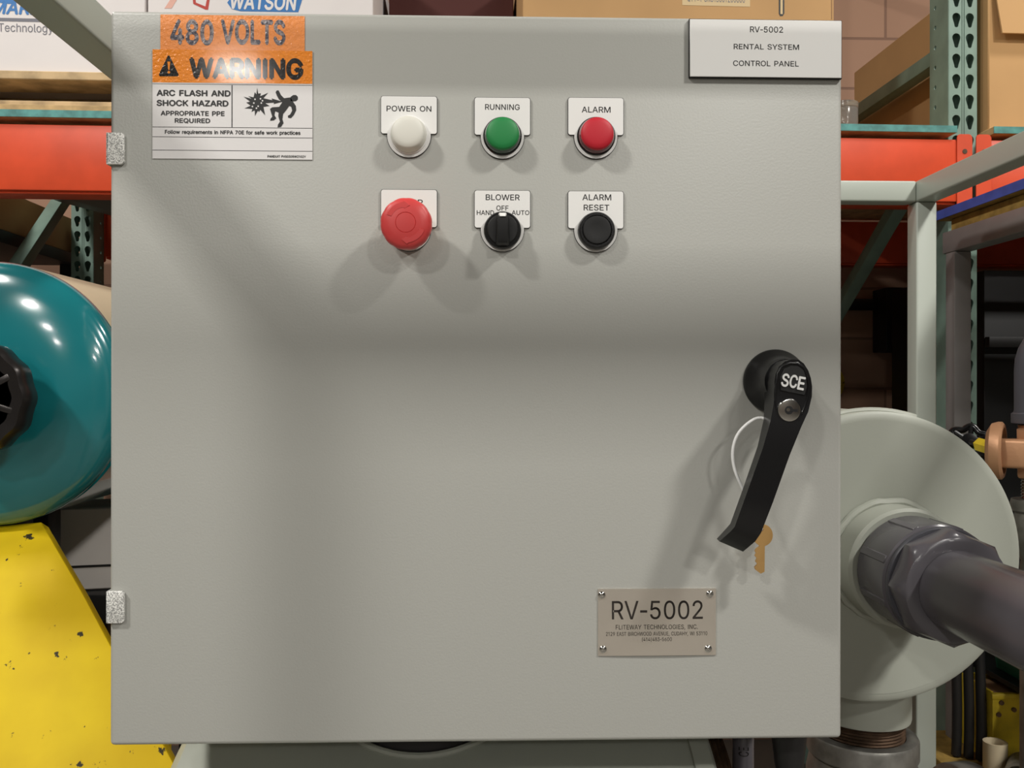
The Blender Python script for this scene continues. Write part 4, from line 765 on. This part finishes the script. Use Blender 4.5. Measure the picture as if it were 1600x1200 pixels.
# ------------------------------------------------------------------ behind the rack
g = MB(); a = P(1320, 470, WY1-0.03); b_ = P(1400, 485, WY1-0.03)
c = P(1402, 450, WY1-0.1); d = P(1416, 550, WY1-0.1)
pc = thing('disconnect_box', ((c.x+d.x)/2, WY1-0.05, d.z), 'dark electrical box on the block wall under the rack', 'electrical box')
MB().box((c.x-0.05, WY1-0.12, d.z), (d.x+0.1, WY1-0.001, c.z), M['black'], 0.004).build('body', pc)
MB().cyl((a.x-1.2, WY1-0.03, P(1350, 476, WY1-0.03).z), (c.x-0.051, WY1-0.03, P(1350, 476, WY1-0.03).z), 0.022, M['black'], 16).build('conduit', pc)
c = P(1293, 598, WY1-0.06)
MB().lathe([(0, 0), (0.078, 0.0), (0.080, 0.004), (0.076, 0.03), (0.05, 0.05), (0, 0.056)], (c.x, WY1-0.001, c.z), AX, M['yellow'], 40).build('round_sign', label='yellow round disc on the block wall just past the panel edge', cat='sign')
# low brown carton on a dark stand left of the rack frame
lx = RI @ Vector((-1.52, 2.0, 0)); st_ = thing('steel_stand', (lx.x-0.35, 0.75, 0), 'dark steel stand under the flat brown carton at left', 'stand', frame=RF)
zt = ZC+0.445
lxx = -BAY-0.012
MB().box((lxx-0.7, 0.2, zt-0.04), (lxx, RD-0.02, zt-0.001), M['black'], 0.003).build('top', st_)
for x in (lxx-0.68, lxx-0.04):
    for y in (0.22, RD-0.06): MB().box((x, y, 0), (x+0.035, y+0.035, zt-0.041), M['black'], 0.002).build('leg', st_)
onrack(MB().box((lxx-0.68, 0.22, zt), (lxx-0.005, RD-0.03, zt+0.118), M['card'], 0.003), 'carton', label='flat brown carton under the orange beam at far left', cat='box')
# sagging wrap under the deck
rings = []
for i in range(13):
    u = i/12; x = -BAY+UW+0.03+u*1.1
    dz = 0.05+0.105*min(1, u/0.33)
    rings.append([(x, 0.14, zB+0.012), (x, 0.14, zB-dz*0.75), (x, 0.32, zB-dz), (x, 0.62, zB-dz*0.9), (x, 0.9, zB+0.012)])
onrack(MB().loft(rings, M['greyfilm']), 'wrapped_bundle', label='dark plastic wrapped bundle slung under the left shelf', cat='bundle')
# black block added to stand in for the shade behind the bench
cb = thing('shade_block', (0.75, 0.7, 0), 'black block added in place of the shade behind the grey bench', 'shade filler', frame=RF)
MB().box((UW+0.20, 0.30, 0), (UW+1.3, 0.85, ZC+0.32), M['blackm'], 0.004).build('body', cb)
MB().box((UW+0.20, 0.275, ZC+0.10), (UW+1.3, 0.298, ZC+0.13), M['black'], 0.002).build('front_bar', cb)
# grey carton behind the yellow guard on a black trolley
a, b_, t_ = P(78, 925, 1.0), P(230, 890, 1.0), P(120, 795, 1.0)
tr = thing('trolley', ((a.x+b_.x)/2, 1.15, 0), 'black low trolley behind the yellow guard', 'trolley')
zt = P(130, 925, 1.0).z
MB().box((a.x-0.02, 0.98, zt-0.05), (b_.x+0.1, 1.24, zt-0.001), M['black'], 0.004).build('top', tr)
for x in (a.x, b_.x+0.06):
    for y in (1.0, 1.2): MB().box((x, y, 0), (x+0.025, y+0.025, zt-0.05), M['black'], 0.002).build('leg', tr)
xf = Matrix.Translation((a.x, 1.0, 0)) @ Matrix.Rotation(R(12), 4, 'Z') @ Matrix.Translation((-a.x, -1.0, 0))
g = MB(); h = t_.z-zt; g.box((a.x, 1.0, zt), (b_.x, 1.14, zt+h), M['greybox'], 0.003, 1, xf=xf)
g.box((a.x, 0.9985, zt+0.045), (b_.x, 1.0, zt+0.049), M['blackm'], xf=xf)
g.build('carton', label='grey carton behind the yellow guard and below the teal drum', cat='box')

# ------------------------------------------------------------------ teal drum machine at left
DY = 0.65; dc = P(-23, 615, DY); DR = 205*SC(DY)
dm = thing('machine_drum', (dc.x, DY+0.3, 0), 'round machine with a glossy teal end and a cream upper side left of the panel', 'machine')
MB().lathe([(DR-0.002, 0.06), (DR-0.002, 0.60), (DR*0.95, 0.62), (0, 0.62)], (dc.x, DY, dc.z), (0, 1, 0), M['teal'], 96).build('body', dm, label='teal cylindrical body')
rr = []
for y in (0.034, 0.58):
    rr.append([(dc.x+(DR+r_)*math.cos(R(a)), DY+y, dc.z+(DR+r_)*math.sin(R(a))) for r_, aa in ((0.001, range(28, 131, 3)), (-0.001, range(130, 27, -3))) for a in aa])
MB().loft(rr, M['cream']).build('upper_skin', dm, label='cream curved upper side')  # thin cream shell over the upper side of the teal body
MB().lathe([(0, -0.022), (DR*0.3, -0.021), (DR*0.6, -0.016), (DR*0.80, -0.008), (DR*0.90, -0.001), (DR*0.955, 0.005), (DR*0.985, 0.012), (DR+0.001, 0.022), (DR+0.001, 0.033), (DR*0.9, 0.06)], (dc.x, DY, dc.z), (0, 1, 0), M['teal'], 128).build('end_cap', dm, label='glossy teal domed end cap')
g = MB(); hr = 0.083; hy = DY-0.095; hc = P(-53, 622, hy)
g.lathe([(0.03, 0.0), (0.034, 0.1)], (hc.x, hy, hc.z), (0, 1, 0), M['gun'], 32)
g.lathe([(hr*0.72, 0.006), (hr*0.94, 0.0), (hr, 0.006), (hr*1.01, 0.02), (hr, 0.034), (hr*0.9, 0.04), (hr*0.74, 0.036), (hr*0.72, 0.006)], (hc.x, hy, hc.z), (0, 1, 0), M['gun'], 64, scal=lambda i, n, h: 1+0.02*math.cos(12*2*math.pi*i/n))
g.lathe([(0, -0.004), (0.02, -0.002), (0.03, 0.006), (0.033, 0.03), (0, 0.03)], (hc.x, hy, hc.z), (0, 1, 0), M['gun'], 32)
for k in range(8):
    g.box((0.02, 0.004, -0.005), (hr*0.8, 0.03, 0.005), M['gun'], 0.002, 2, xf=Matrix.Translation((hc.x, hy, hc.z)) @ Matrix.Rotation(R(45*k+17), 4, 'Y'))
g.lathe([(0.0, 0.034), (hr*0.8, 0.034), (hr*0.8, 0.038), (0, 0.038)], (hc.x, hy, hc.z), (0, 1, 0), M['blackm'], 48)
g.build('handwheel', dm, label='dark metal handwheel')
for y in (DY+0.14, DY+0.24): MB().box((dc.x-0.15, y, 0), (dc.x-0.02, y+0.05, dc.z-DR*0.9), M['black'], 0.004).build('support', dm)
# yellow guard
def yg(px, py, Y): return P(px, py, Y)
yp = thing('steel_guard', (P(60, 1200, 0.45).x, 0.5, 0), 'chipped yellow sloping steel guard below the teal drum', 'guard')
top = [yg(-200, 840, 0.68), yg(64, 815, 0.68)]; mid = [yg(-200, 935, 0.60), yg(128, 925, 0.60)]; bot_ = [yg(-200, 1215, 0.42), yg(283, 1215, 0.42)]
low = [Vector((bot_[0].x, 0.34, bot_[0].z-0.2)), Vector((bot_[1].x+0.06, 0.34, bot_[0].z-0.2))]
th = Vector((0, 0.025, -0.012)); rings = [[a, b_, b_+th, a+th] for a, b_ in (top, mid, bot_)]
rings.append([low[0], low[1], low[1]+Vector((0, 0.025, 0)), low[0]+Vector((0, 0.025, 0))])
MB().loft(rings, M['yellow'], 0.003, 2).build('face_plate', yp)
g = MB()
for x in (top[0].x+0.05, FX0-0.06): MB().box((x, 0.37, 0), (x+0.03, 0.40, low[0].z+0.08), M['yellow'], 0.002).build('leg', yp); MB().box((x, 0.66, 0), (x+0.03, 0.69, top[0].z-0.06), M['yellow'], 0.002).build('leg', yp)

# ------------------------------------------------------------------ bench with blue edged board at right
bx = P(1466, 335, 1.33).x; bz = P(1466, 330, 1.33).z; by0, by1 = 0.35, 1.34
bench = thing('shelf_bench', (bx+0.35, 0.9, 0), 'grey steel bench frame beside the rack at right', 'bench')
board = MB().box((bx, by0, bz-0.022), (bx+0.75, by1, bz), M['osb'], 0.001, 1).build('bench_board', label='plywood board with a blue painted edge on the grey bench', cat='board')
MB().box((bx-0.002, by0, bz-0.021), (bx-0.0002, by1, bz-0.0005), M['blueedge']).build('painted_edge', board, label='blue painted edge')
MB().box((bx+0.02, by0, bz-0.052), (bx+0.06, by1-0.03, bz-0.0225), M['osb'], 0.002, 1).build('cleat', board)
zr = bz-0.053
for x in (bx+0.004, bx+0.68):
    MB().box((x, by0, zr-0.05), (x+0.045, by1-0.02, zr), M['benchg'], 0.003).build('rail', bench)
    for y in (by0+0.02, by1-0.075): MB().box((x, y, 0), (x+0.04, y+0.04, zr-0.0505), M['benchg'], 0.003).build('leg', bench)
zs_ = P(1540, 1191, 1.15).z
MB().box((bx-0.085, by0+0.1, zs_-0.02), (bx+0.72, by1-0.01, zs_), M['osb'], 0.002, 1).build('lower_shelf', bench)
for y in (by0+0.03, by1-0.07): MB().box((bx+0.05, y, zs_-0.06), (bx+0.69, y+0.03, zs_-0.021), M['benchg'], 0.003).build('cross_bar', bench)

# black hoses standing in front of the bench leg
for k, (px, w_, lab) in enumerate(((1494, 0.0102, 'black hose hanging nearest the bench leg'), (1513, 0.0102, 'black hose hanging in the middle of three beside the bench leg'), (1532, 0.0102, 'black hose hanging nearest the yellow bin'))):
    pth = []
    for i in range(9):
        py = 1187-i*42; q = P(px+1.5*math.sin(i*0.9+k*0.2), py, 1.18-0.012*k); pth.append(q)
    pth[0].z = zs_+0.004
    for i, q in enumerate(smooth_path([pth[-1], pth[-1]+Vector((0, 0.02, 0.03)), pth[-1]+Vector((0, 0.04, 0.0)), pth[-1]+Vector((0, 0.048, -0.09))], 3)[1:]): pth.append(q)
    MB().tube(pth, w_, M['black'], 14).build('rubber_hose', label=lab, cat='hose', group='black hoses by the bench')
# pipe offcut, cup, yellow bin, green bin on the lower shelf
c = P(1555, 1185, 1.09)
MB().lathe([(0.0185, 0), (0.0235, 0), (0.0235, 0.068), (0.0185, 0.068), (0.0185, 0)], (c.x, 1.09, zs_+0.0005), (0, 0, 1), M['cream'], 40).build('pipe_offcut', label='short cream plastic pipe offcut standing beside the yellow bin', cat='pipe')
c = P(1590, 1172, 1.06)
g = MB().lathe([(0.024, 0), (0.029, 0), (0.029, 0.07), (0.024, 0.07), (0.024, 0)], (c.x+0.012, 1.06, zs_+0.0295), (-0.6, -0.8, 0), M['iron'], 32)
g.build('pipe_fitting', label='grey metal pipe piece lying on the shelf at the right edge', cat='pipe fitting')
yb = thing('parts_bin', (P(1580, 1150, 1.25).x+0.05, 1.24, zs_), 'yellow open parts bin on the lower bench shelf', 'bin')
x0 = P(1551, 1120, 1.13).x; zt = P(1560, 1083, 1.13).z; y0, y1 = 1.13, 1.255; x1 = x0+0.22; t_ = 0.005
for a, b_ in (((x0, y0, zs_+0.0005), (x1, y0+t_, zt)), ((x0, y1-t_, zs_+0.0005), (x1, y1, zt+0.004)), ((x0, y0+t_, zs_+0.0005), (x0+t_, y1-t_, zt+0.002)), ((x1-t_, y0+t_, zs_+0.0005), (x1, y1-t_, zt+0.002))): MB().box(a, b_, M['yellowbin'], 0.001, 1).build('side_wall', yb)
MB().box((x0+t_, y0+t_, zs_+0.0005), (x1-t_, y1-t_, zs_+0.006), M['yellowbin']).build('bottom', yb)
MB().box((x0-0.004, y0-0.006, zt-0.012), (x1, y0-0.0002, zt), M['yellowbin'], 0.002).build('rim', yb)
g = MB()
for xx, zz in ((x0+0.012, zt-0.045), (x0+0.018, zt-0.02), (x0+0.045, zt-0.035)): g.lathe([(0.005, 0), (0.005, 0.004), (0, 0.004)], (xx, y0-0.0002, zz), AX, M['rust'], 12)
g.build('rivet', yb)
MB().box((x0+0.012, y0+0.012, zs_+0.007), (x1-0.012, y1-0.012, zt-0.006), M['cardd'], 0.003).build('carton', label='brown carton inside the yellow parts bin', cat='box')
c = P(1590, 1040, 1.31)
gb = thing('green_bin', (c.x+0.06, 1.20, zs_), 'dark green tub at the right edge above the yellow bin', 'tub')
zt2 = P(1590, 1066, 1.12).z
MB().box((bx+0.047, by0+0.4, zt2-0.012), (bx+0.72, by1-0.01, zt2), M['blackm'], 0.001, 1).build('upper_shelf', bench)
MB().loft([[(x, y, zt2+0.0005) for x, y in rrect(bx+0.075, bx+0.35, 0.99, 1.24, 0.03)], [(x, y, zt2+0.09) for x, y in rrect(bx+0.065, bx+0.36, 0.98, 1.25, 0.03)], [(x, y, zt2+0.091) for x, y in rrect(bx+0.055, bx+0.37, 0.97, 1.258, 0.035)], [(x, y, zt2+0.10) for x, y in rrect(bx+0.055, bx+0.37, 0.97, 1.258, 0.035)]], M['darkgreen']).build('body', gb)

# ------------------------------------------------------------------ bronze valve on a riser right of the vessel
VYY = 0.55; cx = P(1613, 700, VYY).x
def vz(py): return P(1600, py, VYY).z
va = thing('bronze_valve', (cx, VYY, 0), 'bronze valve with a black handwheel on a pipe riser at the right edge', 'valve')
da = Vector((0.80, -0.60, 0)).normalized(); dcn = P(1562, 704, VYY)
g = MB().lathe([(0, -0.016), (0.03, -0.016), (0.040, -0.010), (0.0425, -0.002), (0.0425, 0.003), (0.039, 0.006), (0.034, 0.006), (0.031, -0.002), (0.02, -0.002)], dcn, da, M['bronze'], 64)
ang = math.atan2(da.y, da.x)
g.box((-0.004, -0.02, -0.024), (0.075, 0.02, 0.018), M['bronze'], 0.005, 3, xf=Matrix.Translation(dcn) @ Matrix.Rotation(ang, 4, 'Z'))
g.lathe([(0, 0), (0.024, 0), (0.024, vz(664)-vz(745)), (0, vz(664)-vz(745))], (cx, VYY-0.01, vz(745)), (0, 0, 1), M['bronze'], 32)
g.build('valve_body', va)
MB().lathe([(0.027, 0), (0.029, 0.003), (0.029, 0.018), (0.024, 0.021)], (cx, VYY-0.01, vz(690)), (0, 0, 1), M['bronze'], 6).build('hex_nut', va)
MB().lathe([(0.026, 0), (0.028, 0.003), (0.028, 0.015), (0.022, 0.018)], (cx, VYY-0.01, vz(746)), (0, 0, 1), M['bronze'], 6).build('hex_nut', va)
pr = []
for i in range(7): pr += [(0.0185, i*0.0045), (0.0205, 0.0022+i*0.0045)]
MB().lathe([(0, 0)]+pr+[(0, 0.031)], (cx, VYY-0.01, vz(779)), (0, 0, 1), M['chrome'], 40).build('nipple', va)
MB().lathe([(0.02, 0), (0.033, 0.0), (0.034, -0.006), (0.033, -0.016), (0.028, -0.020), (0.03, -0.028), (0.032, -0.05), (0.03, -0.07), (0.02, -0.09), (0.0215, -0.1), (0.0215, -(vz(779)))], (cx, VYY-0.01, vz(779)), (0, 0, 1), M['iron'], 40).build('riser', va)
pth = [(cx, VYY-0.01, vz(660)+0.006)]+[(cx, VYY-0.01, vz(640)), (cx, VYY-0.01, vz(580))]
for i in range(1, 9):
    a = R(90*i/8); pth.append((cx+0.055*(1-math.cos(a)), VYY-0.01, vz(575)+0.05*math.sin(a)))
pth.append((cx+0.12, VYY-0.01, vz(575)+0.05))
MB().tube(pth, [0.0315]+[0.029]*(len(pth)-1), M['pvcd'], 32).build('elbow_pipe', va, label='dark grey plastic elbow')
MB().lathe([(0.02, 0), (0.0325, 0), (0.033, 0.002), (0.033, 0.014), (0.03, 0.016)], (cx, VYY-0.01, vz(661)), (0, 0, 1), M['pvcd'], 40).build('socket', va)
hw = P(1515, 690, 0.66); ha = Vector((-0.25, -0.75, 0.6)).normalized()
MB().tube([hw, dcn.lerp(hw, 0.6)], 0.005, M['black'], 8).build('stem', va); MB().tube([dcn.lerp(hw, 0.62), dcn.lerp(hw, 0.2)], 0.0115, M['yellowbin'], 6).build('packing_nut', va, label='yellow brass packing nut')
g = MB().lathe([(0, -0.006), (0.011, -0.006), (0.012, 0.006), (0, 0.008)], hw, ha, M['blackpl'], 20)
qm = Vector((0, 0, 1)).rotation_difference(ha).to_matrix()
g.tube([hw+qm @ Vector(((0.027+0.0035*math.cos(6*2*math.pi*i/72))*math.cos(2*math.pi*i/72), (0.027+0.0035*math.cos(6*2*math.pi*i/72))*math.sin(2*math.pi*i/72), 0)) for i in range(72)], 0.0052, M['blackpl'], 10, closed=True)
for k in range(6):
    a = R(60*k); g.tube([hw, hw+qm @ Vector((0.028*math.cos(a), 0.028*math.sin(a), 0))], 0.004, M['blackpl'], 8)
g.build('handwheel', va, label='black lobed handwheel')
for o in bpy.data.objects:
    if '_o' in o: del o['_o']
